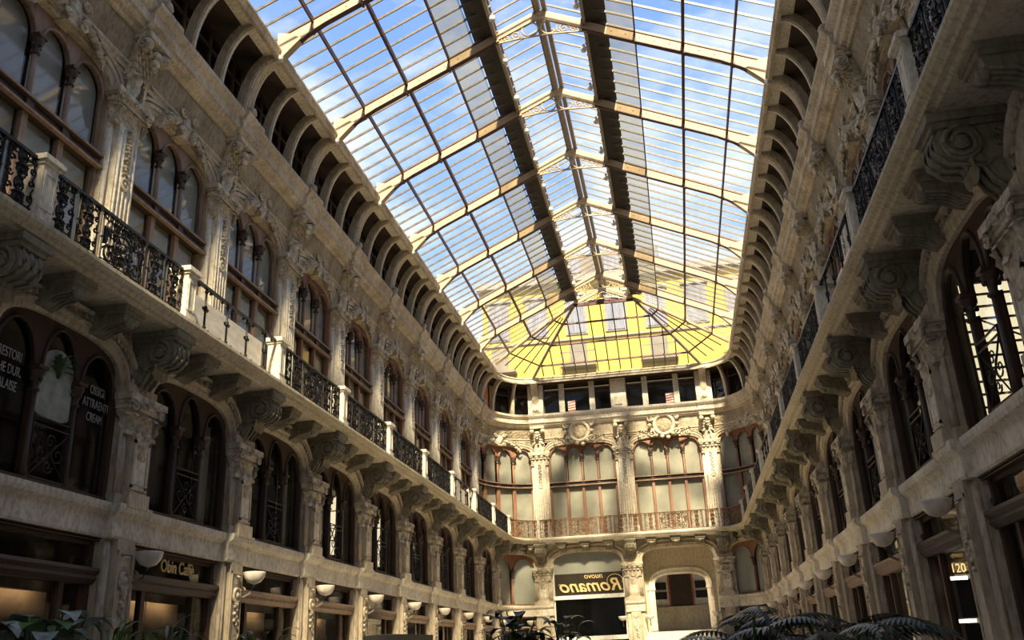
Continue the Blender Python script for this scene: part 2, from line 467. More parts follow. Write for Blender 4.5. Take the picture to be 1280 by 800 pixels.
def frieze_bracket():
    b = MB(); K = 9
    for i in range(K):                                   # flaring fluted body
        t0, t1 = i / K, (i + 1) / K
        z0, z1 = 13.05 + 1.25 * t0, 13.05 + 1.25 * t1
        w = .20 + .16 * t0 ** 1.3; n_ = -.84 + .42 * t0 ** 2
        b.box(-1.0, n_, -w, w, z0, z1)
        for j in range(4):
            s_ = -w * .75 + w * .5 * j
            b.box(-1.0, n_ + .035, s_ - w * .09, s_ + w * .09, z0, z1)
    v = MB()
    for sg in (-1, 1):
        v.roll(-.45, 14.22, 0, 0, [(.02, sg * .40), (.15, sg * .40), (.17, sg * .34), (.15, sg * .26), (.10, sg * .2)], 12)
        v.tube(spiral((-.45, sg * .42, 14.22), .14, 1.6, PI / 2, 1, 14, 'nz'), .022, 4)
        v.leaf((-.70, sg * .2, 13.05), (1, sg * .6), .5, .25, .16)
    v.leaf((-.80, 0, 13.0), (1, 0), .55, .35, .18)
    for i in range(3): v.ball((-.36 - .02 * i, 0, 14.1 - i * .16), .10 - .02 * i, 1.6)
    a = MB().box(-1.0, -.30, -.42, .42, 14.36, 14.5)
    return [('body', b, 'stone'), ('volute', v, 'stone_ornament'), ('abacus', a, 'stone')]

def console():
    b = MB(); prof = [(0, 6.60), (.14, 6.62), (.26, 6.74), (.34, 6.92), (.52, 6.98), (.72, 7.00), (.86, 7.12), (.88, 7.28), (.80, 7.42), (0, 7.42)]
    b.sweep(prof, -.25, .25)
    for q in (-.17, 0, .17): b.tube([(p[0] + .015, q, p[1] - .015) for p in prof[1:9]], .035, 5)
    v = MB()
    for sg in (-1, 1):
        v.roll(.58, 7.20, 0, 0, [(.24, sg * .25), (.24, sg * .29), (.19, sg * .30), (.18, sg * .27), (.10, sg * .27), (.09, sg * .31), (.03, sg * .32)], 16)
        v.tube(spiral((.58, sg * .30, 7.20), .22, 1.8, PI / 2, -1, 22, 'nz', .25), .028, 4)
        v.tube(spiral((.16, sg * .27, 7.22), .13, 1.5, PI / 2, 1, 14, 'nz'), .028, 4)
        v.leaf((.14, sg * .14, 6.5), (1, sg * .4), .42, .26, .26)
    l = MB()
    for s_ in (-.13, 0, .13): l.leaf((.12, s_, 6.42), (1, 0), .56, .22, .40)
    l.leaf((.46, 0, 6.72), (1, 0), .30, .42, .36)
    a = MB().box(0, .93, -.33, .33, 7.50, 7.62).box(0, .88, -.29, .29, 7.42, 7.50)
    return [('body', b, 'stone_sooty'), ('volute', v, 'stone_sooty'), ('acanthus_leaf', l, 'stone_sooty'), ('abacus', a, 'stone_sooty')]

def modillion():
    b = MB(); prof = [(0, 7.18), (.02, 7.16), (.16, 7.20), (.30, 7.30), (.52, 7.33), (.66, 7.36), (.70, 7.46), (0, 7.48)]
    b.sweep(prof, -.22, .22)
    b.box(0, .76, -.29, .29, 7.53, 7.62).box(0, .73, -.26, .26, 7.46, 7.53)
    sh = MB()
    for j in range(5):
        s_ = -.16 + .08 * j
        sh.tube([(.06, s_, 7.19), (.22, s_ * 1.1, 7.245), (.36, s_ * 1.2, 7.31), (.62, s_ * 1.15, 7.345)], .03, 5)
    sh.ball((.62, 0, 7.36), .09, 1.8)
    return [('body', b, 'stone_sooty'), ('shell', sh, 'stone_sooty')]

def post(ds=1e9):
    b = MB(ds).box(.64, .95, -.16, .16, 7.87, 8.80).box(.61, .98, -.19, .19, 7.87, 8.0)
    for a, c in ((-.13, -.10), (.10, .13)): b.box(.95, .965, a, c, 8.12, 8.68)
    b.box(.95, .965, -.13, .13, 8.65, 8.70).box(.95, .965, -.13, .13, 8.08, 8.13)
    c = MB(ds).box(.61, .98, -.19, .19, 8.80, 8.85).box(.57, 1.02, -.23, .23, 8.85, 8.92).box(.60, .99, -.20, .20, 8.92, 8.96)
    return [('shaft', b, 'stone_light'), ('cap', c, 'stone_light')]

def railing(L, simple=False, n=.84, ds=1e9, mat='iron', lo=0.0):
    h = L / 2; top = MB(ds).box(n - .035, n + .035, -h, h, 8.84, 8.89); bot = MB(ds).box(n - .02, n + .02, -h, h, 7.93, 7.96)
    parts = [('top_rail', top, mat), ('bottom_rail', bot, mat)]
    zs0, zs1 = 7.96, 8.84
    if simple:
        for i in range(4):
            s_ = -h + L * (i + .62) / 4.25; b = MB(ds).tube([(n, s_, zs0), (n, s_, zs1)], .022, 6)
            for z in (8.02, 8.40, 8.44, 8.78): b.ball((n, s_, z), .045)
            for sg in (-1, 1): b.tube(spiral((n, s_ + sg * .08, 8.42), .06, .8, PI if sg > 0 else 0, sg, 8), .014)
            parts.append(('baluster', b, mat))
        hk = MB(ds)
        for i in range(8):
            s_ = -h + L * (i + .5) / 8
            hk.tube(spiral((n, s_, 8.79), .045, .8, 0, 1, 8), .016); hk.tube(spiral((n, s_, 8.00), .05, .8, PI, 1, 8), .016)
        parts.append(('scroll_hooks', hk, mat)); return parts
    edges = [-h, -h * .71, -h * .64, -h * .38, -h * .31, h * .31, h * .38, h * .64, h * .71, h]
    for e in edges[1:-1]:
        b = MB(ds).tube([(n, e, zs0), (n, e, zs1)], .020, 4)
        for z in (8.0, 8.4, 8.8): b.ball((n, e, z), .03)
        parts.append(('baluster', b, mat))
    for a, c in ((0, 1), (2, 3), (4, 5), (6, 7), (8, 9)):
        s0, s1 = edges[a], edges[c]; cx = (s0 + s1) / 2; w = (s1 - s0) / 2; p = MB(ds)
        if w > .5:
            p.tube(ring((n, cx, 8.40), .24, 18), .024, 5, True); p.tube(ring((n, cx, 8.40), .12, 12), .02, 4, True); p.ball((n, cx, 8.4), .07)
            for i in range(8):
                a_ = PI * i / 4
                p.tube([(n, cx + .12 * math.cos(a_), 8.4 + .12 * math.sin(a_)), (n, cx + .24 * math.cos(a_), 8.4 + .24 * math.sin(a_))], .02)
            for sg in (-1, 1):
                for zz, dz in ((8.16, -1), (8.64, 1)):
                    p.tube(spiral((n, cx + sg * w * .62, zz), .19, 1.6, 0, sg * dz, 20), .022, 4, False)
                    p.tube([(n, cx + sg * .2, 8.4 + dz * .14), (n, cx + sg * w * .42, 8.4 + dz * .30), (n, cx + sg * w * .75, 8.4 + dz * .08), (n, cx + sg * w * .97, 8.4 + dz * .2)], .02)
                    p.tube(spiral((n, cx + sg * .14, 8.4 + dz * .34), .09, 1.2, 0, sg, 12), .018)
                p.tube([(n, cx + sg * w * .62, zs0), (n, cx + sg * w * .60, 8.4), (n, cx + sg * w * .62, zs1)], .016)
                p.leaf((n, cx + sg * w * .85, 8.3), (1, sg * .2), .3, .12, .03)
                for zz in (8.12, 8.30, 8.50, 8.68): p.tube(spiral((n, cx + sg * w * .36, zz), .075, 1.2, 0, sg, 10), .018, 4); p.leaf((n, cx + sg * w * .36, zz - .05), (1, .3 * sg), .14, .12, .03)
            for dz in (-1, 1): p.leaf((n, cx, 8.4 + dz * .26 - .06), (1, 0), .18, .16, .05)
        else:
            for q_, zz in enumerate((8.07, 8.29, 8.51, 8.73)):
                d = 1 if q_ % 2 else -1; r = min(w * .80, .125)
                p.tube(spiral((n, cx, zz), r, 1.6, PI / 2, d, 18), .021, 4); p.ball((n, cx, zz), .04)
                for sg in (-1, 1):
                    p.tube(spiral((n, cx + sg * w * .80, zz + .11), w * .24, 1.1, 0, sg * d, 10), .017, 4)
                    p.tube([(n, cx + sg * w, zz - .11), (n, cx + sg * w * .84, zz - .02), (n, cx + sg * w, zz + .06)], .016)
                p.leaf((n, cx, zz - .04), (1, .3 * d), .15, .16, .04)
            p.tube([(n, cx, zs0), (n, cx, zs1)], .014)
        for zz in (8.80,):
            m_ = max(2, int((s1 - s0) / .13))
            for q_ in range(m_): p.tube(ring((n, s0 + (s1 - s0) * (q_ + .5) / m_, zz), .038, 8), .014, 4, True)
        p.tube([(n, s0, 8.745), (n, s1, 8.745)], .014).tube([(n, s0, 8.03), (n, s1, 8.03)], .014)
        parts.append(('scrollwork', p, mat))
    return parts

def tri_window(W, hw, zsill, zs, h, n0, lights, ztr=None, wood='wood', pane='glass_window', blind=None, ds=1e9, p=3.2, low_h=None, tall=.0, grille=False, col=True, trim_d=.0):
    """window of several arched lights under one basket arch; n0 = glass plane"""
    az = arch_z(hw, zs, h, p); parts = []; mw = .075
    fr = MB(ds)
    for sg in (-1, 1):
        a, b = sorted((sg * hw, sg * (hw - .10))); fr.box(n0 - .05, n0 + .10, a, b, zsill, zs)
    fr.box(n0 - .05, n0 + .12, -hw, hw, zsill, zsill + .09)
    cuts = lin(-hw + .10, hw - .10, lights); top_z = zs - .12; hh = h * .86
    # tympanum with arched holes
    ty = MB(ds); heads = []
    for i in range(lights):
        a, b = cuts[i] + (mw if i else 0) , cuts[i + 1] - (mw if i < lights - 1 else 0); c = (a + b) / 2; r = (b - a) / 2
        H = hh + (tall if 0 < i < lights - 1 else 0)
        f = (lambda s, c=c, r=r, H=H: min(top_z + H * math.sqrt(max(0, 1 - min(1, abs(s - c) / r) ** 2)), az(s) - .03))
        ss = [c + r * math.sin(PI * (j / 10 - .5)) for j in range(11)]
        heads.append((a, b, ss, f))
        ty.strip(n0 + .06, n0 - .04, ss, f, az)
        ty.tube([(n0 + .07, s_, f(s_)) for s_ in ss], .035, 5)
    for i in range(1, lights): ty.box(n0 - .04, n0 + .06, cuts[i] - mw, cuts[i] + mw, top_z, az(cuts[i]))
    for sg in (-1, 1):
        a, b = sorted((sg * hw, sg * (hw - .10)))
        ty.box(n0 - .04, n0 + .06, a, b, zs - .01, zs + .12)
    parts += [('frame', fr, wood), ('tympanum', ty, wood)]
    zl = ztr[0] if ztr else None
    for i in range(1, lights):
        m = MB(ds)
        if ztr:
            m.box(n0 - .04, n0 + .08, cuts[i] - mw, cuts[i] + mw, zsill, ztr[0])
            m.lathe(n0 + .06, cuts[i], [(.075, ztr[1]), (.055, ztr[1] + .12), (.050, top_z - .38)], 8)
            z_ = top_z - .38
        else:
            m.box(n0 - .04, n0 + .05, cuts[i] - .05, cuts[i] + .05, zsill, top_z - .3)
            m.lathe(n0 + .06, cuts[i], [(.08, zsill + .1), (.055, zsill + .3), (.05, top_z - .38)], 8); z_ = top_z - .38
        cpt = MB(ds).lathe(n0 + .06, cuts[i], [(.06, z_), (.095, z_ + .03), (.06, z_ + .07), (.075, z_ + .2), (.13, z_ + .30), (.13, z_ + .38)], 8)
        for q in range(4): cpt.ball((n0 + .06 + .09 * math.cos(q * PI / 2), cuts[i] + .09 * math.sin(q * PI / 2), z_ + .2), .04)
        cpt.box(n0 - .03, n0 + .19, cuts[i] - .12, cuts[i] + .12, z_ + .36, z_ + .42)
        parts.append(('mullion', m, wood, [('mullion_capital', cpt, 'wood_dark', [])]))
    if ztr:
        t = MB(ds).sweep([(n0 - .05, ztr[0]), (n0 + .20, ztr[0]), (n0 + .20, ztr[0] + .05), (n0 + .10, ztr[0] + .08), (n0 + .10, ztr[1] - .08), (n0 + .19, ztr[1] - .05), (n0 + .19, ztr[1]), (n0 - .05, ztr[1])], -hw, hw)
        for i in range(1, lights): t.box(n0, n0 + .15, cuts[i] - .10, cuts[i] + .10, ztr[0] + .06, ztr[1] - .05)
        tm = MB(ds).box(n0 + .12, n0 + .215, -hw, hw, ztr[0] - .005, ztr[0] + .045).box(n0 + .12, n0 + .205, -hw, hw, ztr[1] - .045, ztr[1] + .005)
        parts.append(('transom', t, 'wood_dark', [('moulding', tm, 'wood_pale', [])]))
    for i, (a, b, ss, f) in enumerate(heads):
        parts.append(('pane', MB(ds).strip(n0, None, ss, lambda s: (ztr[1] if ztr else zsill + .09), f), pane))
        if ztr: parts.append(('pane', MB(ds).strip(n0, None, lin(a, b, 4), lambda s: zsill + .09, lambda s: ztr[0]), pane))
    if blind:
        for i, (a, b, ss, f) in enumerate(heads):
            parts.append(('blind', MB(ds).strip(n0 - .10, n0 - .12, ss, lambda s: zsill + .02, lambda s: f(s) + .04), blind))
    return parts

def grille_part(n, s0, s1, z0, z1):
    g = MB(); c = (s0 + s1) / 2
    for z in (z0, z1 - .12, z1): g.tube([(n, s0, z), (n, s1, z)], .018)
    for s_ in (s0, s1): g.tube([(n, s_, z0), (n, s_, z1)], .018)
    g.tube([(n, s0, z0), (n, s1, z1 - .12)], .014).tube([(n, s1, z0), (n, s0, z1 - .12)], .014)
    for sg in (-1, 1):
        g.tube(spiral((n, c + sg * .2, (z0 + z1) / 2 - .05), .17, 1.4, PI / 2, sg, 16), .013)
        g.tube(spiral((n, c, (z0 + z1) / 2 - .06 + sg * .2), .12, 1.3, 0, sg, 14), .013)
    return g

def archivolt_mezz(W, hw, ds=1e9):
    mb = MB(ds); zs, h = 6.36, .80
    arch_band(mb, [(-.22, -.02), (.02, -.02), (.05, .04), (.05, .10), (.10, .13), (.10, .17), (-.05, .17)], hw, zs, h)
    arch_band(mb, [(-.05, .17), (.02, .17), (.02, .30), (-.05, .30)], hw, zs, h)
    arch_band(mb, [(-.05, .30), (.14, .30), (.16, .36), (-.05, .36)], hw, zs, h)
    d = MB(ds); P = arch_pts(hw + .235, zs, h + .235, 60)
    acc = 0; last = P[0]
    for q in P[1:]:
        acc += math.hypot(q[0] - last[0], q[1] - last[1]); last = q
        if acc > .115:
            acc = 0; d.box(.0, .11, q[0] - .030, q[0] + .030, q[1] - .045, q[1] + .045)
    return [('archivolt_band', mb, 'stone'), ('dentils', d, 'stone')]
def archivolt_upper(W, hw, ds=1e9):
    mb = MB(ds); zs, h = 12.88, .58
    arch_band(mb, [(-1.2, -.02), (-.98, -.02), (-.95, .03), (-.95, .08), (-.90, .11), (-.90, .20), (-.96, .23), (-1.05, .23)], hw, zs, h)
    arch_band(mb, [(-1.05, .23), (-.88, .24), (-.86, .30), (-1.05, .31)], hw, zs, h)
    return mb

def spandrel(W, hw, zs, h, ztop, nf, nb, ds=1e9):
    mb = MB(ds); az = arch_z(hw, zs, h); mb.strip(nf, nb, arch_ss(hw), az, lambda s: ztop)
    mb.box(nb, nf, -W / 2, -hw, zs - .02, ztop); mb.box(nb, nf, hw, W / 2, zs - .02, ztop)
    return mb

def cartouche(big=False):
    sh = MB(); orn = MB()
    if big:
        c = (-.62, 0, 14.05)
        sh.disc(c[0], 0, c[2], [(.62, -.1), (.66, .10), (.58, .16), (.50, .10), (.46, .02), (.44, -.02)], 20)
        dk = MB().disc(c[0], 0, c[2], [(.44, -.03), (.43, .0), (.2, .05), (.001, .06)], 20)
        for i in range(14):
            a = 2 * PI * i / 14; r = .74 + .08 * (i % 2)
            orn.ball((c[0] + .06, r * math.cos(a), c[2] + r * math.sin(a) * .95), .12, 1.2)
        for sg in (-1, 1):
            orn.tube(spiral((c[0] + .10, sg * .78, c[2] + .42), .2, 1.4, 0, sg, 14), .05, 5)
            orn.tube(spiral((c[0] + .10, sg * .72, c[2] - .48), .22, 1.4, PI, -sg, 14), .05, 5)
            for i in range(5): orn.leaf((c[0] + .02, sg * (.85 + .13 * i), c[2] - .75 + .05 * i), (1, sg), .3, .2, .15)
        for i in range(5): orn.leaf((c[0], -.24 + .12 * i, c[2] + .68), (1, (i - 2) * .2), .34, .14, .16)
        orn.ball((c[0] + .1, 0, c[2] + .85), .16)
        return [('rim', sh, 'stone_ornament'), ('disc', dk, 'stone_carved'), ('foliage', orn, 'stone_ornament')]
    n = -.86
    sh.ball((n, 0, 13.72), .26, .85, 1.15, .55); sh.box(-1.1, n + .06, -.18, .18, 13.4, 14.0)
    for sg in (-1, 1):
        sh.tube(spiral((n + .1, sg * .25, 13.98), .12, 1.3, 0, sg, 12), .04, 5); sh.tube(spiral((n + .1, sg * .24, 13.50), .10, 1.3, PI, sg, 12), .04, 5)
        for i in range(7):
            orn.ball((n + .04, sg * (.36 + .10 * i), 13.68 - .012 * i * i - .04 * (i % 2)), .10 - .006 * i, 1.2)
            orn.leaf((n, sg * (.40 + .11 * i), 13.52 - .012 * i * i), (1, sg * .8), .24, .16, .10)
    for i in range(3): orn.leaf((n, -.14 + .14 * i, 13.95), (1, 0), .3, .15, .12)
    return [('shield', sh, 'stone_ornament'), ('foliage', orn, 'stone_ornament')]

def cove_rib(w, thick=False, ds=1e9):
    P = []
    for i in range(13):
        t = PI / 2 * i / 12
        P.append((-.42 + .84 * (1 - math.cos(t)), 15.2 + 1.72 * math.sin(t), math.sin(t), math.cos(t)))
    def band(mb, w0, w1, d0, d1):
        vs = []; fs = []
        for n, z, a, b in P:   # outward (towards the hall, below) direction = (cos, -sin)
            vs += [(n + b * d, s_, z - a * d) for s_, d in ((w0, d0), (w1, d0), (w1, d1), (w0, d1))]
        for i in range(12):
            for j in range(4):
                q = i * 4 + j; r = i * 4 + (j + 1) % 4; fs.append((q, r, r + 4, q + 4))
        fs += [(0, 1, 2, 3), (48, 49, 50, 51)]
        mb.add(vs, fs, False)
    b = MB(ds); band(b, -w, w, -.25, 0.0)
    m = MB(ds)
    if thick:
        band(b, -w * .62, w * .62, 0, .07); band(m, -w * .86, -w * .70, 0, .06); band(m, w * .70, w * .86, 0, .06)
        f = MB(ds).box(-.6, -.22, -w - .04, w + .04, 15.2, 15.34).ball((-.26, 0, 15.42), .13, 1.4)
        return [('rib_body', b, 'stone'), ('moulding', m, 'stone_light'), ('foot', f, 'stone')]
    band(m, -w * .5, w * .5, 0, .035)
    return [('rib_body', b, 'stone'), ('moulding', m, 'stone_light')]

def attic_window(W, ds=1e9, end=False):
    n = -.80; parts = []; c = lin(-W / 2 + .22, W / 2 - .22, 3)
    if end: c = [-W / 2 + .45, -.90, .90, W / 2 - .45]
    fr = MB(ds).box(n - .05, n + .05, -W / 2, W / 2, 15.15, 15.3).box(n - .05, n + .05, -W / 2, W / 2, 16.4, 16.5).box(n - .05, n + .05, -W / 2, W / 2, 16.9, 17.0)
    for e in c: fr.box(n - .05, n + .05, e - .06, e + .06, 15.3, 17.0)
    for i in range(3):
        a, b = c[i] + .06, c[i + 1] - .06
        parts.append(('pane', MB(ds).strip(n, None, lin(a, b, 3), lambda s: 15.3, lambda s: 16.9), 'glass_dark'))
    return [('frame', fr, 'wood_dark')] + parts

def shopfront(W, style, ds=1e9, z0=0.0):
    hw = W / 2 - .46; n0 = -.22; wood = 'wood_dark'
    tb = MB(ds).sweep([(n0 - .1, 3.10), (-.10, 3.10), (-.02, 3.18), (-.04, 3.24), (.02, 3.30), (.0, 3.36), (n0 - .1, 3.38)], -hw, hw)
    for sg in (-1, 1): tb.tube(spiral((-.1, sg * (hw - .15), 3.46), .09, 1.1, -PI / 2, -sg, 10), .022)
    fr = MB(ds)
    for sg in (-1, 1):
        a, b = sorted((sg * hw, sg * (hw - .14))); fr.box(n0 - .06, n0 + .08, a, b, z0, 3.86)
    fr.box(n0 - .06, n0 + .06, -hw, hw, 3.74, 3.88).box(n0 - .06, n0 + .1, -hw, hw, z0, z0 + .5)
    lines = MB(ds)
    for i, z in enumerate((3.80, 3.84)): lines.box(n0 + .05, -.04 + .02 * i, -hw, hw, z, z + .022)
    parts = [('frame', fr, wood), ('transom_bar', tb, 'wood_dark' if style != 'light' else 'wood_pale'), ('lintel_moulding', lines, 'wood_dark')]
    cuts = [-hw + .14, -.92, .92, hw - .14]
    for i in (1, 2): parts.append(('mullion', MB(ds).box(n0 - .05, n0 + .06, cuts[i] - .06, cuts[i] + .06, z0 + .5, 3.10), wood))
    for i in range(3):
        parts.append(('pane', MB(ds).strip(n0, None, lin(cuts[i] + .05, cuts[i + 1] - .05, 3), lambda s: z0 + .5, lambda s: 3.10), 'glass_dark'))
    parts.append(('transom_pane', MB(ds).strip(n0, None, lin(-hw + .14, hw - .14, 4), lambda s: 3.38, lambda s: 3.74), 'glass_dark'))
    return parts

def sconce():
    b = MB().lathe(.42, .30, [(.03, 3.42), (.14, 3.46), (.21, 3.55), (.24, 3.66), (.235, 3.68), (.20, 3.60)], 14)
    a = MB().tube([(.05, .30, 3.20), (.20, .30, 3.16), (.34, .30, 3.24), (.42, .30, 3.42)], .03, 6)
    a.tube(spiral((.14, .30, 3.30), .09, 1.3, 0, 1, 12, 'nz'), .02)
    p = MB().disc(.02, .30, 3.22, [(.10, 0), (.10, .04), (.06, .06), (.001, .07)], 10)
    return [('bowl', b, 'bowl_glass'), ('arm', a, 'iron_grey'), ('wall_plate', p, 'iron_grey')]

# ------------------------------------------------------------------ placing: structure first
HW_M = W_M = None
HWM, HWU = S / 2 - .50, S / 2 - .50
KS = list(range(-2, 10))
wincount = [0]
def window(pr, loc, rz=0, label=None):
    wincount[0] += 1
    return put(pr, 'window_%d' % wincount[0], loc, rz, label, kind='structure')
trimc = [0]
def trim(mb, mat='stone', mapf=None, loc=(0, 0, 0), rz=0):
    trimc[0] += 1; n = 'trim_%d' % trimc[0]
    return single(mesh(n, mb, mat, mapf), n, loc, rz, kind='structure')

LEDGE = [(-.3, 3.86), (.0, 3.86), (.02, 3.90), (.02, 4.22), (.06, 4.26), (.12, 4.30), (.14, 4.36), (.14, 4.44), (-.3, 4.46)]
SLAB = [(-1.3, 7.62), (.80, 7.62), (.84, 7.66), (.92, 7.66), (.94, 7.71), (1.0, 7.74), (1.04, 7.80), (1.04, 7.86), (.98, 7.90), (-1.3, 7.90)]
ARCHI = [(-1.3, 13.62), (-.96, 13.62), (-.94, 13.70), (-.90, 13.70), (-.88, 13.78), (-.82, 13.82), (-.82, 13.87), (-1.3, 13.87)]
FRIEZE = [(-1.3, 13.87), (-.84, 13.87), (-.72, 14.20), (-.66, 14.46), (-1.3, 14.46)]
CORN = [(-1.3, 14.46), (-.60, 14.46), (-.56, 14.52), (-.46, 14.56), (-.40, 14.66), (-.34, 14.68), (-.34, 14.92), (-.28, 14.96), (-.20, 15.06), (-.20, 15.16), (-.26, 15.20), (-1.3, 15.20)]
def shift(prof, d, dz=0, keep=-.3): return [(p[0] + (d if p[0] > keep else 0), p[1] + dz) for p in prof]
SOFFIT = [(.06, 17.0), (.42, 17.0), (.42, 17.12), (.06, 17.12)]
SOFFIT_IN = [(-1.6, 17.02), (.06, 17.02), (.06, 17.12), (-1.6, 17.12)]
FASC = [(.40, 16.86), (.50, 16.86), (.52, 16.92), (.47, 16.95), (.47, 17.10), (.52, 17.14), (.52, 17.2), (.40, 17.2)]
GUT = [(-1.4, 17.12), (.40, 17.12), (.40, 17.2), (-.3, 17.35), (-1.4, 17.5)]

s0, s1 = bay(-3), K9
def both(prof, mat, brk=None, ks=KS, ds=1e9):
    "one trim along each straight wall, each corner and the end"
    for fr, sg in (((-XR, 0, 0), 1), ((XR, 0, 0), -1)):
        mb = MB(); a, b = (s0, s1) if sg > 0 else (-s1, -s0); mb.sweep(prof, a, b)
        if brk:
            for k in ks: mb.sweep(brk[0], sg * bay(k) - brk[1], sg * bay(k) + brk[1])
        trim(mb, mat, None, (fr[0], 0, 0), 0 if sg > 0 else PI)
    for mp in (mapCL, mapCR): trim(MB(.25).sweep(prof, -WC / 2, WC / 2), mat, mp)
def endtrim(prof, mat, brk=None, xs=ENDX):
    mb = MB().sweep(prof, ENDX[0], ENDX[2])
    if brk:
        for x in xs: mb.sweep(brk[0], x - brk[1], x + brk[1])
    trim(mb, mat, None, (0, YE, 0), -PI / 2)
both(LEDGE, 'stone_light', (shift(LEDGE, .14), .50))
both(SLAB, 'plaster'); endtrim(SLAB, 'stone_light')
both(ARCHI, 'stone'); endtrim(ARCHI, 'stone')
both(FRIEZE, 'stone_carved'); endtrim(FRIEZE, 'stone')
both(CORN, 'stone', (shift(CORN, .10, -.004, -1.2), .46)); endtrim(CORN, 'stone_light', (shift(CORN, .10, -.004, -1.2), .46))
both(SOFFIT, 'stone_light'); endtrim(SOFFIT, 'stone_light'); both(SOFFIT_IN, 'dark_brown'); endtrim(SOFFIT_IN, 'dark_brown')
both(FASC, 'stone'); endtrim(FASC, 'stone')
both(GUT, 'stone'); endtrim(GUT, 'stone')

def shell(name, segs, mats):
    r = link(bpy.data.objects.new(name, None)); r['kind'] = 'structure'
    for n, mb, mt, mapf, loc, rz in segs:
        o = link(bpy.data.objects.new(n, mesh(n, mb, mt, mapf))); o.location = loc; o.rotation_euler = (0, 0, rz); o.parent = r
    return r
spM = mesh('mezzanine_panel', spandrel(S, HWM, 6.36, .80, 7.64, 0.0, -.30), 'stone')
spU = mesh('upper_panel', spandrel(S, HWU, 12.88, .58, 13.64, -1.0, -1.3), 'stone')
for nm, side in (('wall_left', 'L'), ('wall_right', 'R')):
    r = link(bpy.data.objects.new(nm, None)); r['kind'] = 'structure'
    for k in range(-2, 9):
        for n, me in (('mezzanine_panel', spM), ('upper_panel', spU)):
            o = link(bpy.data.objects.new(n, me)); o.parent = r
            o.location = ((-XR if side == 'L' else XR), bay(k) + S / 2, 0); o.rotation_euler = (0, 0, 0 if side == 'L' else PI)
    # rooms behind: dark back wall, room floors and cross walls
    sg = -1 if side == 'L' else 1
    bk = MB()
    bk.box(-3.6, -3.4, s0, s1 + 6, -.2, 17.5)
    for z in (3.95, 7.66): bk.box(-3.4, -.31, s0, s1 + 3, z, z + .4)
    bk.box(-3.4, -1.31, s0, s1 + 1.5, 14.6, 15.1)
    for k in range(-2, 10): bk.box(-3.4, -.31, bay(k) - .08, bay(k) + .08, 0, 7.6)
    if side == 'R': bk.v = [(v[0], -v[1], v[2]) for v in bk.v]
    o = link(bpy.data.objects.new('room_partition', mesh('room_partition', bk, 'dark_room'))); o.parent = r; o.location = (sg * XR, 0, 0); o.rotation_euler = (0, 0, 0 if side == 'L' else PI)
    at_ = MB().box(-1.55, -1.45, s0, s1, 15.1, 17.2)
    if side == 'R': at_.v = [(v[0], -v[1], v[2]) for v in at_.v]
    o = link(bpy.data.objects.new('attic_back', mesh('attic_back', at_, 'dark_brown'))); o.parent = r; o.location = (sg * XR, 0, 0); o.rotation_euler = (0, 0, 0 if side == 'L' else PI)
    # the piers behind the pilasters
    for k in range(-2, 10):
        if k == -2: pier = mesh('pier', MB().box(-.3, -.02, -.48, .48, 0, 7.6).box(-1.3, -1.0, -.5, .5, 7.9, 13.6), 'stone')
        o = link(bpy.data.objects.new('pier', pier)); o.parent = r; o.location = (sg * XR, bay(k), 0); o.rotation_euler = (0, 0, 0 if side == 'L' else PI)

# end wall
we = link(bpy.data.objects.new('wall_end', None)); we['kind'] = 'structure'
def wpart(n, mb, mt, mapf=None, loc=(0, YE, 0), rz=-PI / 2):
    o = link(bpy.data.objects.new(n, mesh(n, mb, mt, mapf))); o.location = loc if mapf is None else (0, 0, 0); o.rotation_euler = (0, 0, rz if mapf is None else 0); o.parent = we; return o
HWE = WE / 2 - .52
for x in (ENDX[0] + WE / 2, ENDX[1] + WE / 2):
    mb = spandrel(WE, HWE, 6.30, .90, 7.64, 0, -.3); mb.v = [(v[0], v[1] + x, v[2]) for v in mb.v]; wpart('mezzanine_panel', mb, 'stone')
    mb = spandrel(WE, HWE, 12.88, .60, 13.64, -1.0, -1.3); mb.v = [(v[0], v[1] + x, v[2]) for v in mb.v]; wpart('upper_panel', mb, 'stone')
pe = MB()
for x in ENDX: pe.box(-.3, -.02, x - .5, x + .5, 0, 7.6).box(-1.3, -1.0, x - .5, x + .5, 7.9, 13.6)
wpart('pier', pe, 'stone_light')
for mp in (mapCL, mapCR):
    wpart('mezzanine_panel', spandrel(WC, WC / 2 - .42, 6.36, .80, 7.64, 0, -.3, .25), 'stone', mp)
    wpart('upper_panel', spandrel(WC, WC / 2 - .35, 12.88, .58, 13.64, -1.0, -1.3, .25), 'stone', mp)
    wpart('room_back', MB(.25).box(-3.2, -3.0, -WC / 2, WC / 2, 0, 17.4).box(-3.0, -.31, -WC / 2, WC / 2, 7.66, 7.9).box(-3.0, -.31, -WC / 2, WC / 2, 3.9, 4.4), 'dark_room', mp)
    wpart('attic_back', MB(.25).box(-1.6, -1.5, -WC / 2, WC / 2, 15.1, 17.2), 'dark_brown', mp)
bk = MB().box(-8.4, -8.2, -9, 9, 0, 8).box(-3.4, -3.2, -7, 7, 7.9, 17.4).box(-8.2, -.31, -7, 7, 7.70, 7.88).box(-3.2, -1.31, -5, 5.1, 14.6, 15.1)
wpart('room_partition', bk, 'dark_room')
wpart('attic_back', MB().box(-2.0, -1.9, -5.5, 5.5, 15.1, 17.2), 'dark_brown')

# floor, near end wall and the paved terrace with steps below the end wall
fl = MB().box(-10.8, 10.8, -6, 62, -.3, 0.0); fl.v = [(v[0], v[1], v[2]) for v in fl.v]
single(mesh('floor', fl, 'pavement'), 'floor', kind='structure')
nw = MB().box(-12, 12, -7.0, -6.0, 0, 24.5)  # unseen end wall, raised above the roof to shade the near bays
single(mesh('wall_near', nw, 'stone_light'), 'wall_near', kind='structure')

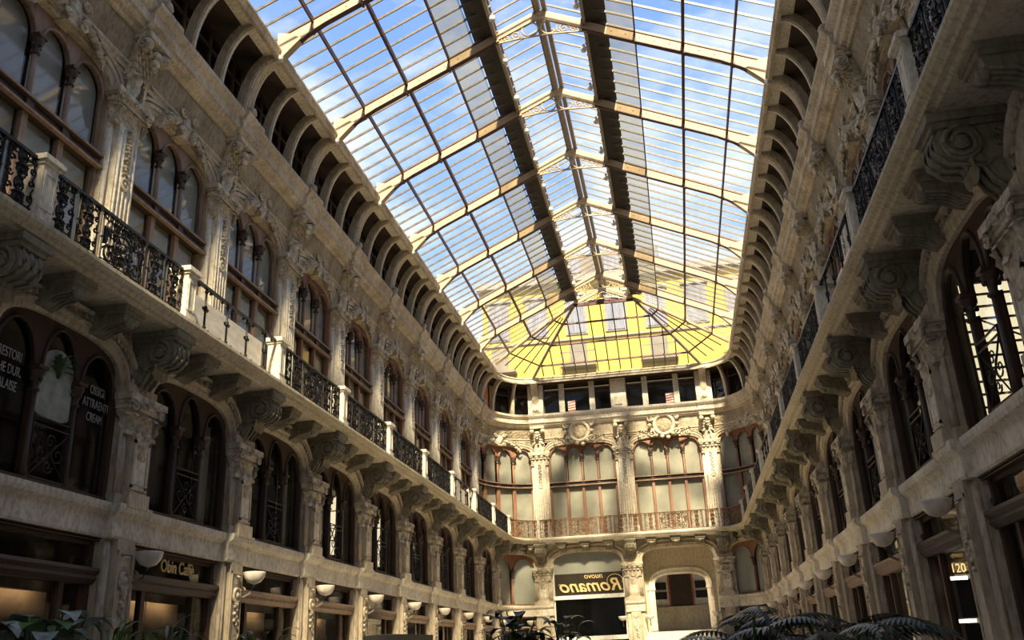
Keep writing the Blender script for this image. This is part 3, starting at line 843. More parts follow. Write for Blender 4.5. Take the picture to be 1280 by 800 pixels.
# ------------------------------------------------------------------ windows
BL = 'blind'
upW = proto(tri_window(S, HWU, 7.9, 12.88, .58, -1.16, 3, (11.15, 11.46), 'wood_pale', 'glass_window', BL))
upWf = proto(tri_window(S, HWU, 7.9, 12.88, .58, -1.16, 3, (11.15, 11.46), 'wood', 'glass_window', 'blind_warm'))
mzparts = tri_window(S, HWM, 4.44, 6.36, .80, -.12, 3, None, 'wood_dark', 'glass_dark', None, tall=.12)
gp = HWM - .10
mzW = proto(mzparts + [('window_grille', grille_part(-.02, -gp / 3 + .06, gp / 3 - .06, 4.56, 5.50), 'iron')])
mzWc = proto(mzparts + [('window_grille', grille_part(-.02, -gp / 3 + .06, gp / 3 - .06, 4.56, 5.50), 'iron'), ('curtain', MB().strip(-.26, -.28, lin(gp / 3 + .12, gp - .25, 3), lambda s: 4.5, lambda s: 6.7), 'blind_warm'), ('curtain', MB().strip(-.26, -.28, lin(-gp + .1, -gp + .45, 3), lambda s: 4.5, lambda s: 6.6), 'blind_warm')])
atW = proto(attic_window(S))
shA = proto(shopfront(S, 'dark')); shB = proto(shopfront(S, 'light'))
for side in 'LR':
    sd = 'left' if side == 'L' else 'right'
    for k in range(-2, 9):
        loc = ((-XR if side == 'L' else XR), bay(k) + S / 2, 0); rz = 0 if side == 'L' else PI
        window(upW if k < 3 else upWf, loc, rz); window(mzW if k < 1 else mzWc, loc, rz); window(atW, loc, rz)
        window(shA if k < 2 else shB, loc, rz)
upC = tri_window(WC, WC / 2 - .35, 7.9, 12.88, .58, -1.16, 4, (11.0, 11.26), 'wood', 'glass_window', 'blind_warm', ds=.25)
mzC = tri_window(WC, WC / 2 - .42, 4.44, 6.36, .80, -.12, 2, None, 'wood', 'glass_window', 'blind', ds=.25)
for mp in (mapCL, mapCR):
    window(proto(upC, mp), (0, 0, 0)); window(proto(mzC, mp), (0, 0, 0)); window(proto(attic_window(WC, .25), mp), (0, 0, 0))
    window(proto(shopfront(WC, 'light', .25), mp), (0, 0, 0))
upE = proto(tri_window(WE, HWE, 7.9, 12.88, .60, -1.16, 4, (10.97, 11.24), 'wood', 'glass_window', 'blind_warm'))
atE = proto(attic_window(WE, end=True))
for x in (ENDX[0] + WE / 2, ENDX[1] + WE / 2):
    window(upE, (x, YE, 0), -PI / 2); window(atE, (x, YE, 0), -PI / 2)
for mp, loc, rz, in ((None, (0, YE, 0), -PI / 2),):
    me_ = MB()
    for x in ENDX: me_.box(-.75, -.35, x - .45, x + .45, 15.2, 17.0).box(-.35, -.30, x - .2, x + .2, 15.4, 15.9)
    for x in (ENDX[0] + WE / 2, ENDX[1] + WE / 2):
        for q in (-.90, .90): me_.box(-.75, -.50, x + q - .16, x + q + .16, 15.2, 17.0)
    trim(me_, 'stone_light', None, loc, rz)

# ------------------------------------------------------------------ repeated ornament on the facades
archM = proto(archivolt_mezz(S, HWM)); archU = mesh('archivolt', archivolt_upper(S, HWU), 'stone')
P_MP = proto(mezz_pilaster()); P_GP = proto(ground_pilaster()); P_UP = proto(upper_pilaster()); P_FB = proto(frieze_bracket())
P_CO = proto(console()); P_MO = proto(modillion()); P_PO = proto(post()); P_RA = proto(railing(S - .36)); P_RS = proto(railing(S - .36, True))
P_CA = proto(cartouche()); P_CB = proto(cartouche(True)); P_RT = proto(cove_rib(.20, True)); P_RN = proto(cove_rib(.085))
scL = sconce(); P_SL = proto(scL)
scR = sconce()
for _, mb, _m in scR: mb.v = [(v[0], -v[1], v[2]) for v in mb.v]
P_SR = proto(scR)

def seen(fr, pts): return any(inframe(tow(fr, *p), 0) for p in pts)
def run(pr, name, cat, label, group, ofs, pts, side, ks, step=S, n_off=0):
    """place pr at every k whose sample points fall in the picture; label holds {o} (ordinal from the near end) and {w} (wall)"""
    i = 0
    for k in ks:
        y = Y0 + S * k + ofs
        fr = ((-XR, y, 0), 0.0) if side == 'L' else ((XR, y, 0), PI)
        if not seen(fr, pts): continue
        i += 1
        w = 'left' if side == 'L' else 'right'
        p = pr(k) if callable(pr) else pr
        lb = label(k, i, w) if callable(label) else label.format(o=ORD[i], w=w)
        put(p, name, fr[0], fr[1], lb, cat, group.format(w=w) if group else None)
KK = list(range(-2, 10)); KB = list(range(-2, 9))
for side in 'LR':
    w = 'left' if side == 'L' else 'right'
    run(P_UP, 'upper_pilaster', 'pilaster', 'upper-floor pilaster with garland, {o} from the near end, {w} wall', 'upper pilasters along the {w} wall', 0, [(-.8, 0, z) for z in (8.5, 9.5, 10.5, 11.5, 12.5, 13)], side, KK)
    run(P_FB, 'frieze_bracket', 'bracket', 'fluted bracket under the cornice, {o} from the near end, {w} wall', 'frieze brackets of the {w} wall', 0, [(-.5, 0, z) for z in (13.2, 13.8, 14.4)], side, KK)
    run(P_MP, 'mezzanine_pilaster', 'pilaster', 'grimy mezzanine pilaster with leaf capital, {o} from the near end, {w} wall', 'mezzanine pilasters along the {w} wall', 0, [(.2, 0, z) for z in (4.6, 5.2, 5.8, 6.3)], side, KK)
    run(P_GP, 'ground_pilaster', 'pilaster', 'reeded ground-floor pilaster with medallion, {o} from the near end, {w} wall', 'ground floor pilasters along the {w} wall', 0, [(.1, 0, z) for z in (2.2, 2.8, 3.4, 3.8)], side, KK)
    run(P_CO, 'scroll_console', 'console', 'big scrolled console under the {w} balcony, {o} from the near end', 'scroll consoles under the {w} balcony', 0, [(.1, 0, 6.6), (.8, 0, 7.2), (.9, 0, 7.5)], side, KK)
    for q, nm in ((-.70, 'nearer'), (.70, 'farther')):
        qq = q if side == 'L' else q
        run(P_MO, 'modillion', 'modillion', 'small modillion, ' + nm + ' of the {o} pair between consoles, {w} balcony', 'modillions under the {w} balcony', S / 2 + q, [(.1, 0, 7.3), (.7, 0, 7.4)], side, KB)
    run(P_PO, 'balcony_post', 'post', 'pale stone balcony post, {o} from the near end, {w} balcony', 'posts of the {w} balcony', 0, [(.8, 0, 8.0), (.8, 0, 8.9)], side, KK)
    simple = (1, 6) if side == 'L' else (1, 5)
    run(lambda k: P_RS if k in simple else P_RA, 'balcony_railing', 'railing',
        lambda k, i, w: ('plain iron railing of few thin bars, %s panel of the %s balcony' if k in simple else 'ornate black scrolled iron railing, %s panel of the %s balcony') % (ORD[i], w),
        'railings of the {w} balcony', S / 2, [(.85, s, z) for s in (-1.9, 0, 1.9) for z in (8, 8.8)], side, KB)
    run(P_CA, 'cartouche', 'cartouche', 'carved leafy shield over the arch of the {o} upper window, {w} wall', 'shields over the {w} upper windows', S / 2, [(-.9, -.5, 13.7), (-.9, .5, 13.7)], side, KB)
    run(P_RT, 'cove_rib', 'rib', 'broad curved rib under the eave, {o} from the near end, {w} side', 'broad cove ribs of the {w} eave', 0, [(-.4, 0, 15.3), (.3, 0, 16.9)], side, KK)
    for q, nm in ((-.7, 'nearer'), (.7, 'farther')):
        run(P_RN, 'slim_cove_rib', 'rib', 'slim curved rib, ' + nm + ' of the {o} pair between broad ribs, {w} eave', 'slim cove ribs of the {w} eave', S / 2 + q, [(-.4, 0, 15.3), (.3, 0, 16.9)], side, KB)
    run(P_SL if side == 'L' else P_SR, 'wall_sconce', 'sconce', 'pale bowl-shaped wall lamp, {o} from the near end, {w} wall', 'bowl lamps along the {w} shops', 0, [(.4, .3 if side == 'L' else -.3, 3.55)], side, KK)
    for k in KB:                                          # arch mouldings belong to the wall
        loc = ((-XR if side == 'L' else XR), bay(k) + S / 2, 0); rz = 0 if side == 'L' else PI
        trimc[0] += 1; put(archM, 'trim_%d' % trimc[0], loc, rz, kind='structure')
        trimc[0] += 1; single(archU, 'trim_%d' % trimc[0], loc, rz, kind='structure')

# rounded corners
for mp, w in ((mapCL, 'left'), (mapCR, 'right')):
    trimc[0] += 1; put(proto(archivolt_mezz(WC, WC / 2 - .42, .25), mp), 'trim_%d' % trimc[0], kind='structure')
    trim(archivolt_upper(WC, WC / 2 - .35, .25), 'stone', mp)
    put(proto(railing(WC - .3, False, .84, .2, 'iron_rust'), mp), 'balcony_railing', (0, 0, 0), 0, 'rust-coloured iron railing curving round the far %s corner' % w, 'railing', 'railings of the far end')
    cc = cartouche()
    put(proto(cc, mp), 'cartouche', (0, 0, 0), 0, 'carved leafy shield over the curved window of the far %s corner' % w, 'cartouche')
    for q, nm in ((-.65, 'first'), (.65, 'second')):
        rb = cove_rib(.085)
        for _, mb, _m in rb: mb.v = [(v[0], v[1] + q, v[2]) for v in mb.v]
        put(proto(rb, mp), 'slim_cove_rib', (0, 0, 0), 0, 'slim pale rib, %s from the left in the far %s corner' % (nm, w), 'rib', 'ribs of the far corners')
    for q, nm in ((-1.1, 'left'), (0, 'middle'), (1.1, 'right')):
        mo = modillion()
        for _, mb, _m in mo: mb.v = [(v[0], v[1] + q, v[2]) for v in mb.v]
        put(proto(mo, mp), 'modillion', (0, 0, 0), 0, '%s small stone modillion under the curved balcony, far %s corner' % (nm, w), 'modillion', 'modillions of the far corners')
# end wall
NAME3 = ('left', 'middle', 'right')
P_GE = proto(ground_pilaster(2.6) if False else ground_pilaster())
P_RE = proto(railing(WE - .1, False, .84, 1e9, 'iron_rust'))
archE = proto(archivolt_mezz(WE, HWE)); archEU = mesh('archivolt', archivolt_upper(WE, HWE), 'stone')
ledE = mesh('ledge_block', MB().sweep(shift(LEDGE, .16), -.52, .52), 'stone_light')
for x, nm in zip(ENDX, NAME3):
    lc = (x, YE, 0); r = -PI / 2
    put(P_UP, 'upper_pilaster', lc, r, 'sunlit upper-floor pilaster with leaf capital, %s of the three on the end wall' % nm, 'pilaster', 'upper pilasters of the end wall')
    put(P_FB, 'frieze_bracket', lc, r, 'fluted flaring bracket under the cornice, %s of the three on the end wall' % nm, 'bracket', 'frieze brackets of the end wall')
    put(P_MP, 'mezzanine_pilaster', lc, r, 'bright mezzanine pilaster with spiky leaf capital, %s of the three on the end wall' % nm, 'pilaster', 'mezzanine pilasters of the end wall')
    put(P_GP, 'ground_pilaster', lc, r, 'bright ground-floor pilaster with medallion, %s of the three on the end wall' % nm, 'pilaster', 'ground pilasters of the end wall')
    put(P_CO, 'scroll_console', lc, r, 'scrolled stone console under the balcony, %s of the three on the end wall' % nm, 'console', 'scroll consoles of the end wall')
    if nm != 'middle': put(P_RT, 'cove_rib', lc, r, 'broad pale rib at the %s end of the flat end attic' % nm, 'rib', 'broad ribs of the end wall')
    trimc[0] += 1; single(ledE, 'trim_%d' % trimc[0], lc, r, kind='structure')
for x, nm in ((ENDX[0] + WE / 2, 'left'), (ENDX[1] + WE / 2, 'right')):
    lc = (x, YE, 0); r = -PI / 2
    put(P_RE, 'balcony_railing', lc, r, 'rust-coloured ornate iron railing, %s half of the end wall balcony' % nm, 'railing', 'railings of the far end')
    put(P_CB, 'round_cartouche', lc, r, 'big round carved cartouche over the %s window of the end wall' % nm, 'cartouche', 'round cartouches of the end wall')
    for q, n2 in ((-1.3, 'left'), (0, 'middle'), (1.3, 'right')):
        put(P_MO, 'modillion', (x + q, YE, 0), r, '%s small stone modillion over the %s bay of the end wall' % (n2, nm), 'modillion', 'modillions of the end wall')
    trimc[0] += 1; put(archE, 'trim_%d' % trimc[0], lc, r, kind='structure')
    trimc[0] += 1; single(archEU, 'trim_%d' % trimc[0], lc, r, kind='structure')

# ------------------------------------------------------------------ glass roof
def zr(x): return 20.83 - .47 * abs(x)
NP = 7
XP = [1.42, 2.10, 2.90, 4.28, 5.66, 7.2]                 # walkway edge, purlins, eave
def quad(p): 
    mb = MB(); mb.add(p, [tuple(range(len(p)))]); return mb
HIPY = 46.0; HT = 1.55
hipL0 = (-HT, HIPY, 19.95); hipR0 = (HT, HIPY, 19.95)
hipA_L = (-6.53, K9 + .1, 17.72); hipB_L = (-4.75, YE - .45, 17.3); hipA_R = (6.53, K9 + .1, 17.72); hipB_R = (4.95, YE - .45, 17.3)
def roofbay(k, sg):
    "glazing of one bay on one slope, sg=-1 left"
    y0 = bay(k); r = link(bpy.data.objects.new('ceiling', None)); r['kind'] = 'structure'; r.location = (0, y0, 0)
    def add(n, me, par=r):
        o = link(bpy.data.objects.new(n, me)); o.parent = par; return o
    key = ('L' if sg < 0 else 'R')
    if key not in roofbay.cache:
        d = S / NP; bars = MB(); q = []
        bar = MB()
        bar.add([(sg * x, y, zr(x) + dz) for x in (1.3, 7.2) for y, dz in ((-.016, -.055), (.016, -.055), (.016, .03), (-.016, .03))],
                [(0, 1, 2, 3), (4, 5, 6, 7), (0, 1, 5, 4), (1, 2, 6, 5), (2, 3, 7, 6), (3, 0, 4, 7)])
        bme = mesh('glazing_bar', bar, 'bar_paint'); panes = []
        for i in range(len(XP) - 1):
            x0, x1 = XP[i], XP[i + 1]
            mt = 'glass_dirty' if i == 1 else 'glass_roof'
            if i == 0: continue
            panes.append(mesh('glass_pane', quad([(sg * x0, .02, zr(x0)), (sg * x1, .02, zr(x1)), (sg * x1, d - .02, zr(x1)), (sg * x0, d - .02, zr(x0))]), mt))
        pur = []
        for x, w in ((2.90, .022), (4.28, .042), (5.66, .026)):
            b = MB(); z = zr(x) - .10
            b.box(sg * x - w, sg * x + w, 0, S, z - .10, z + .06)
            pur.append(mesh('purlin', b, 'iron_red'))
        lb = MB(); zl = lambda x: 21.05 - .47 * x
        lb.add([(sg * x, y, zl(x) + dz) for x in (.1, 1.40) for y, dz in ((-.018, -.04), (.018, -.04), (.018, .03), (-.018, .03))],
               [(0, 1, 2, 3), (4, 5, 6, 7), (0, 1, 5, 4), (1, 2, 6, 5), (2, 3, 7, 6), (3, 0, 4, 7)])
        lme = mesh('lantern_bar', lb, 'bar_paint')
        lpane = mesh('lantern_pane', quad([(sg * .12, .02, zl(.12)), (sg * 1.5, .02, zl(1.5)), (sg * 1.5, d - .02, zl(1.5)), (sg * .12, d - .02, zl(.12))]), 'glass_roof')
        ls = MB()
        for z, w in ((19.92, .05), (20.12, .03), (20.33, .045)): ls.box(sg * 1.40 - w, sg * 1.40 + w, 0, S, z - w, z + w)
        for i in range(NP * 2): ls.box(sg * 1.40 - .02, sg * 1.40 + .02, S * i / (NP * 2) - .02, S * i / (NP * 2) + .02, 19.9, 20.35)
        wk = MB(); wk.box(*sorted((sg * 1.45, sg * 2.10)), 0, S, 19.98, 20.06)
        for i in range(24): wk.box(*sorted((sg * 1.47, sg * 2.08)), S * i / 24, S * i / 24 + .10, 20.06, 20.09)
        roofbay.cache[key] = (bme, panes, pur, lme, lpane, mesh('lantern_side', ls, 'iron_grey'), mesh('walkway', wk, 'walkway'))
    bme, panes, pur, lme, lpane, lside, wk = roofbay.cache[key]
    d = S / NP
    for i in range(NP):
        o = add('glazing_bar', bme); o.location = (0, d * i, 0)
        o = add('lantern_bar', lme); o.location = (0, d * i, 0)
        for p in panes:
            o = add('glass_pane', p); o.location = (0, d * i, 0)
        o = add('lantern_pane', lpane); o.location = (0, d * i, 0)
    for p in pur: add('purlin', p)
    add('lantern_side', lside); add('walkway', wk)
roofbay.cache = {}
for k in range(-4, 8):
    for sg in (-1, 1): roofbay(k, sg)
# hipped end: side remainder, triangles and the trapezium
hp = link(bpy.data.objects.new('ceiling', None)); hp['kind'] = 'structure'
def hadd(n, mb, mt):
    o = link(bpy.data.objects.new(n, mesh(n, mb, mt))); o.parent = hp; return o
def lerp(a, b, t): return tuple(a[i] + (b[i] - a[i]) * t for i in range(3))
def hb(a, b, r, mt, n='glazing_bar', k=4): return hadd(n, MB().tube([a, b], r, k), mt)
y8 = bay(8)
for sg, A, B, H0 in ((-1, hipA_L, hipB_L, hipL0), (1, hipA_R, hipB_R, hipR0)):
    # side slope between the last truss and the hip rafter H0-A
    ys = [y8 + S / NP * i for i in range(9)]
    def xin(y): return HT + (abs(A[0]) - HT) * max(0, (y - HIPY) / (A[1] - HIPY)) if y > HIPY else 1.42
    for i, y in enumerate(ys):
        if y >= A[1]: break
        x0 = xin(y); hb((sg * x0, y, zr(x0)), (sg * 7.0, y, zr(7.0)), .022, 'bar_paint')
        y1 = min(ys[i + 1], A[1]) if i + 1 < len(ys) else A[1]
        xs = [x for x in XP[2:]]; xa = max(xin(y), 1.42); xb = max(xin(y1), 1.42)
        cuts = [xa] + [x for x in xs if x > xb + .05]; prev0, prev1 = xa, xb
        for x in cuts[1:]:
            hadd('glass_pane', quad([(sg * prev0, y + .02, zr(prev0)), (sg * x, y + .02, zr(x)), (sg * x, y1 - .02, zr(x)), (sg * prev1, y1 - .02, zr(prev1))]), 'glass_roof'); prev0 = prev1 = x
    for x, w in ((2.90, .022), (4.28, .042), (5.66, .026)):
        ye = HIPY + (x - HT) / (abs(A[0]) - HT) * (A[1] - HIPY); z = zr(x) - .12
        hadd('purlin', MB().box(sg * x - w, sg * x + w, y8, ye, z - .08, z + .08), 'iron_red')
        # continue across the corner triangle and the end
        t = (ye - HIPY) / (A[1] - HIPY)
        pa, pb = lerp(H0, A, t), lerp(H0, B, t); hb((pa[0], pa[1], pa[2] - .1), (pb[0], pb[1], pb[2] - .1), .048, 'iron_red', 'purlin')
    # triangle panes
    for i in range(4):
        u0, u1 = i / 4, (i + 1) / 4; q0, q1 = lerp(A, B, u0), lerp(A, B, u1)
        for t0, t1 in ((0, .27), (.27, .55), (.55, .83), (.83, 1)):
            p = [lerp(H0, q0, t0), lerp(H0, q0, t1), lerp(H0, q1, t1), lerp(H0, q1, t0)]
            if t0 == 0: p = p[:3]
            hadd('glass_pane', quad(p), 'glass_roof')
        if i: hb(lerp(H0, q0, .22), q0, .034, 'iron_red')
    hadd('walkway', MB().box(*sorted((sg * 1.45, sg * 2.10)), y8, HIPY, 19.98, 20.06), 'walkway')
    hadd('lantern_side', MB().box(sg * 1.36, sg * 1.44, y8, HIPY, 19.88, 19.98).box(sg * 1.37, sg * 1.43, y8, HIPY, 20.30, 20.38), 'iron_grey')
NB = 15
for i in range(NB + 1):
    u = i / NB; b = lerp(hipB_L, hipB_R, u); x = b[0]
    if abs(x) <= HT: t = (x, HIPY, 19.95)
    else:
        Q = hipB_L if x < 0 else hipB_R; H0 = hipL0 if x < 0 else hipR0; tt = (abs(x) - HT) / (abs(Q[0]) - HT); t = lerp(H0, Q, tt)
    hb((t[0], t[1], t[2] - .03), (b[0], b[1], b[2] - .03), .034, 'iron_red')
    if i < NB:
        u2 = (i + 1) / NB; b2 = lerp(hipB_L, hipB_R, u2); x2 = b2[0]
        def top(x):
            if abs(x) <= HT: return (x, HIPY, 19.95)
            Q = hipB_L if x < 0 else hipB_R; H0 = hipL0 if x < 0 else hipR0; return lerp(H0, Q, (abs(x) - HT) / (abs(Q[0]) - HT))
        ta, tb = top(x), top(x2); rows = 4
        for j in range(rows):
            hadd('glass_pane', quad([lerp(b, ta, j / rows), lerp(b2, tb, j / rows), lerp(b2, tb, (j + 1) / rows), lerp(b, ta, (j + 1) / rows)]), 'glass_roof')
for t in (0, .27, .55, .83):
    pa, pb = lerp(hipL0, hipB_L, t), lerp(hipR0, hipB_R, t)
    hb((pa[0], pa[1], pa[2] - .09), (pb[0], pb[1], pb[2] - .09), .058 if t else .08, 'iron_red', 'purlin')
# lantern end panes above the hip
for i in range(6):
    x0, x1 = -1.4 + 2.8 * i / 6, -1.4 + 2.8 * (i + 1) / 6
    hadd('glass_pane', quad([(x0, HIPY + .05, 19.95), (x1, HIPY + .05, 19.95), (x1, HIPY + .05, 21.03 - .47 * abs(x1)), (x0, HIPY + .05, 21.03 - .47 * abs(x0))]), 'glass_roof')
    hb((x0, HIPY + .05, 19.95), (x0, HIPY + .05, 21.03 - .47 * abs(x0)), .02, 'iron_red')
for sg in (-1, 1):
    for i in range(4):
        y = y8 + S / NP * i
        if y > HIPY: break
        hb((sg * .1, y, 21.0), (sg * 1.45, y, 20.37), .02, 'bar_paint', 'lantern_bar')
        hadd('lantern_pane', quad([(sg * .1, y + .02, 21.0), (sg * 1.5, y + .02, 20.35), (sg * 1.5, min(HIPY, y + .58), 20.35), (sg * .1, min(HIPY, y + .58), 21.0)]), 'glass_roof')
rid = MB().box(-.10, .06, bay(-4), HIPY, 20.60, 20.98).box(.12, .26, bay(-4), HIPY, 20.70, 20.94)
hadd('ridge_beam', rid, 'iron_grey'); hadd('ridge_edge', MB().box(-.13, -.10, bay(-4), HIPY, 20.58, 21.0), 'iron_red')
for sg, A, B, H0 in ((-1, hipA_L, hipB_L, hipL0), (1, hipA_R, hipB_R, hipR0)):
    for Q, r_ in ((A, .10), (B, .085)):
        pts = [(p[0], p[1], p[2] - .14 + .10 * math.sin(PI * t)) for t in lin(0, 1, 8) for p in (lerp(H0, Q, t),)]
        hadd('hip_rafter', MB().tube(pts, r_, 6), 'iron_cream' if Q is A else 'iron_grey')

# roof trusses
def truss():
    parts = []
    for sg in (-1, 1):
        top = [(x, 20.74 - .47 * x) for x in (1.30, 2.9, 4.28, 5.2, 5.9, 6.62)]
        bot = [(6.60, 16.98), (6.42, 17.12), (6.15, 17.35), (5.8, 17.62), (5.3, 17.92), (4.7, 18.20), (2.9, 19.02), (1.30, 19.77)]
        outl = [(sg * a, b) for a, b in top + bot]
        m = MB(); m.sweep([(a, b) for a, b in outl], -.05, .05)
        fl = MB()
        for pl in (top, bot):
            for (a, b), (c, d) in zip(pl[:-1], pl[1:]):
                fl.add([(sg * x, y, z + dz) for x, z in ((a, b), (c, d)) for y, dz in ((-.075, -.016), (.075, -.016), (.075, .016), (-.075, .016))],
                       [(0, 1, 2, 3), (4, 5, 6, 7), (0, 1, 5, 4), (1, 2, 6, 5), (2, 3, 7, 6), (3, 0, 4, 7)])
        for x in (2.90, 4.28, 5.66):
            zt = 20.74 - .47 * x; fl.box(sg * x - .03, sg * x + .03, -.09, .09, zt - .40, zt)
        rv = MB()
        for i in range(8):
            x = 2.2 + .42 * i; rv.ball((sg * x, -.055, 20.57 - .47 * x), .022)
        parts.append(('rafter', m, 'iron_cream', [('flange', fl, 'iron_red', []), ('rivets', rv, 'iron_cream', [])]))
        br = MB(); br.sweep([(sg * a, b) for a, b in ((6.62, 16.90), (6.62, 17.75), (6.3, 17.7), (5.95, 17.50), (6.2, 17.25), (6.42, 17.02), (6.5, 16.88))], -.11, .11)
        kn = MB().ball((sg * 6.50, -.16, 16.88), .10)
        parts.append(('eave_bracket', br, 'iron_cream', [('knob', kn, 'white_paint', [])]))
        lr = MB(); lr.add([(sg * x, y, z + dz) for x, z in ((0, 20.60), (1.42, 19.95)) for y, dz in ((-.05, -.16), (.05, -.16), (.05, .16), (-.05, .16))],
                          [(0, 1, 2, 3), (4, 5, 6, 7), (0, 1, 5, 4), (1, 2, 6, 5), (2, 3, 7, 6), (3, 0, 4, 7)])
        parts.append(('lantern_rafter', lr, 'iron_cream'))
    ch = MB().tube([(x, 0, 19.80 - .10 * (x / 1.45) ** 2) for x in lin(-1.45, 1.45, 10)], .03, 5)
    sc = MB()
    for sg in (-1, 1):
        sc.tube(ring((0, 0, 0), .26, 14), .028, 4, True)
        k = len(sc.v) - 14 * 4
        sc.v[k:] = [(v[1] + sg * .30, v[0], v[2] + 20.08) for v in sc.v[k:]]
        for cx, cz, r in ((.76, 19.94, .17), (1.05, 19.87, .11), (1.24, 19.82, .07)):
            k = len(sc.v); sc.tube(spiral((0, 0, 0), r, 1.5, 0, sg, 16), .026, 4)
            sc.v[k:] = [(v[1] + sg * cx, v[0], v[2] + cz) for v in sc.v[k:]]
    bs = MB().ball((0, -.06, 20.62), .13, .6)
    return parts + [('tie_arch', ch, 'iron_cream'), ('ring_tracery', sc, 'iron_cream'), ('ridge_boss', bs, 'iron_cream')]
P_T = proto(truss()); i = 0
for k in range(-1, 9):
    vis = any(inframe((x, bay(k), z)) for x, z in ((-6.4, 17), (-4, 18.6), (0, 20.5), (4, 18.6), (6.4, 17)))
    if not vis: continue
    i += 1
    put(P_T, 'roof_truss', (0, bay(k), 0), 0, 'cream iron roof truss with scrolled rings at the ridge, %s from the near end' % ORD[i], 'truss', 'iron roof trusses')
# the gable truss closing the lantern over the hip
gt = MB(); zz = lambda x: 20.60 - .47 * abs(x)
for sg in (-1, 1):
    gt.add([(sg * x, y, z + dz) for x, z in ((0, 20.55), (1.6, 19.80)) for y, dz in ((-.06, -.15), (.06, -.15), (.06, .15), (-.06, .15))], [(0, 1, 2, 3), (4, 5, 6, 7), (0, 1, 5, 4), (1, 2, 6, 5), (2, 3, 7, 6), (3, 0, 4, 7)])
tr = MB()
for sg in (-1, 1):
    for j in range(4):
        k = len(tr.v); tr.tube(spiral((0, 0, 0), .16 - .025 * j, 1.4, 0, sg, 14), .02, 4); tr.v[k:] = [(v[1] + sg * (.22 + .34 * j), v[0], v[2] + 20.10 - .12 * j) for v in tr.v[k:]]
    tr.tube([(0, 0, 20.0), (sg * .5, 0, 19.95), (sg * 1.5, 0, 19.72)], .03, 4); tr.tube([(0, 0, 20.4), (sg * .5, 0, 20.05), (sg * 1.1, 0, 19.78)], .02, 4)
bt = MB().box(-1.6, 1.6, -.06, .06, 19.60, 19.74)
put(proto([('gable_rafter', gt, 'iron_cream'), ('scroll_tracery', tr, 'iron_grey'), ('tie_bar', bt, 'iron_red')]), 'gable_truss', (0, HIPY - .1, 0), 0, 'scrolled gable truss closing the lantern above the hipped glass end', 'truss')
# globes along the lantern
gl = proto([('globe', MB().lathe(0, 0, [(.03, -.11), (.085, -.07), (.105, 0), (.085, .07), (.03, .11)], 10), 'globe'), ('cap', MB().lathe(0, 0, [(.05, .10), (.05, .16), (.02, .2)], 8), 'iron_grey')])
for sg, w in ((-1, 'left'), (1, 'right')):
    i = 0
    for j in range(13):
        y = bay(2) + 2.1 * j + .9
        if y > HIPY - .5 or not inframe((sg * 1.3, y, 19.8)): continue
        i += 1
        put(gl, 'globe_lamp', (sg * 1.27, y, 19.72), 0, 'small globe lamp on the %s edge of the roof lantern, %s from near' % (w, ORD[i]), 'lamp', 'globe lamps of the roof lantern')

# ------------------------------------------------------------------ buildings outside, beyond the glass end
def outside():
    parts = [('facade', MB().box(-9.6, 9.6, 60, 61, 0, 27.0), 'yellow_wall'), ('cornice', MB().box(-9.9, 9.9, 59.4, 61, 26.9, 27.4), 'facade_trim')]
    parts.append(('attic_storey', MB().box(-3.4, 3.4, 60.2, 61, 27.4, 29.2), 'grey_stone'))
    parts.append(('string_course', MB().box(-9.6, 9.6, 59.85, 60, 22.6, 22.72), 'facade_trim'))
    for i in range(7):
        x = -8.4 + 2.8 * i
        fr = MB().box(x - .78, x + .78, 59.9, 60, 23.0, 25.9).box(x - .95, x + .95, 59.75, 60, 25.9, 26.1)
        cu = MB()
        for j in range(8): cu.box(x - .62 + .155 * j, x - .50 + .155 * j, 59.84, 59.90, 23.1, 25.7)
        parts.append(('window', fr, 'facade_trim', [('curtain', cu, 'curtain', [])]))
        if i % 2 == 0:
            b = MB().box(x - 1.2, x + 1.2, 59.1, 60, 20.45, 20.6).box(x - 1.2, x + 1.2, 59.1, 59.15, 21.45, 21.52)
            for j in range(13): b.box(x - 1.2 + .19 * j, x - 1.16 + .19 * j, 59.1, 59.14, 20.6, 21.45)
            parts.append(('balcony', b, 'grey_stone'))
            parts.append(('balcony_door', MB().box(x - .6, x + .6, 59.9, 60, 20.6, 22.4), 'grey_stone'))
        if abs(x) < 3: parts.append(('attic_window', MB().box(x - .55, x + .55, 60.1, 60.2, 27.8, 28.9), 'curtain'))
    return parts
ob = outside()
fix = []
def swap(ps): return [(p[0], (setattr(p[1], 'v', [(v[0], v[1], v[2]) for v in p[1].v]) or p[1]), p[2], swap(p[3]) if len(p) > 3 else []) for p in ps]
put(proto(swap(ob)), 'yellow_building', (0, 0, 0), 0, 'tall yellow building with curtained windows seen through the glass end', 'building')

# ------------------------------------------------------------------ end wall: sign bay and portal
sx = ENDX[0] + WE / 2
sb = [('frame', MB().box(-.28, -.06, -HWE, -HWE + .06, 2.6, 7.2).box(-.28, -.06, HWE - .06, HWE, 2.6, 7.2), 'white_paint'),
      ('white_rail', MB().box(-.25, .06, -HWE, HWE, 4.66, 4.86), 'white_paint'),
      ('white_sill', MB().box(-.3, .12, -HWE, HWE, 2.52, 2.74), 'white_paint'),
      ('pane', MB().strip(-.2, None, lin(-HWE, HWE, 6), lambda s: 2.74, lambda s: 4.66), 'glass_dark'),
      ('pane', MB().strip(-.2, None, arch_ss(HWE), lambda s: 4.86, arch_z(HWE, 6.30, .90)), 'glass_window'),
      ('sign_board', MB().strip(-.24, -.3, lin(-HWE, HWE, 6), lambda s: 4.86, lambda s: 6.02), 'dark_brown'),
      ('blind', MB().strip(-.24, -.3, arch_ss(HWE), lambda s: 6.02, arch_z(HWE, 6.30, .90)), 'blind')]
window(proto(sb), (sx, YE, 0), -PI / 2)
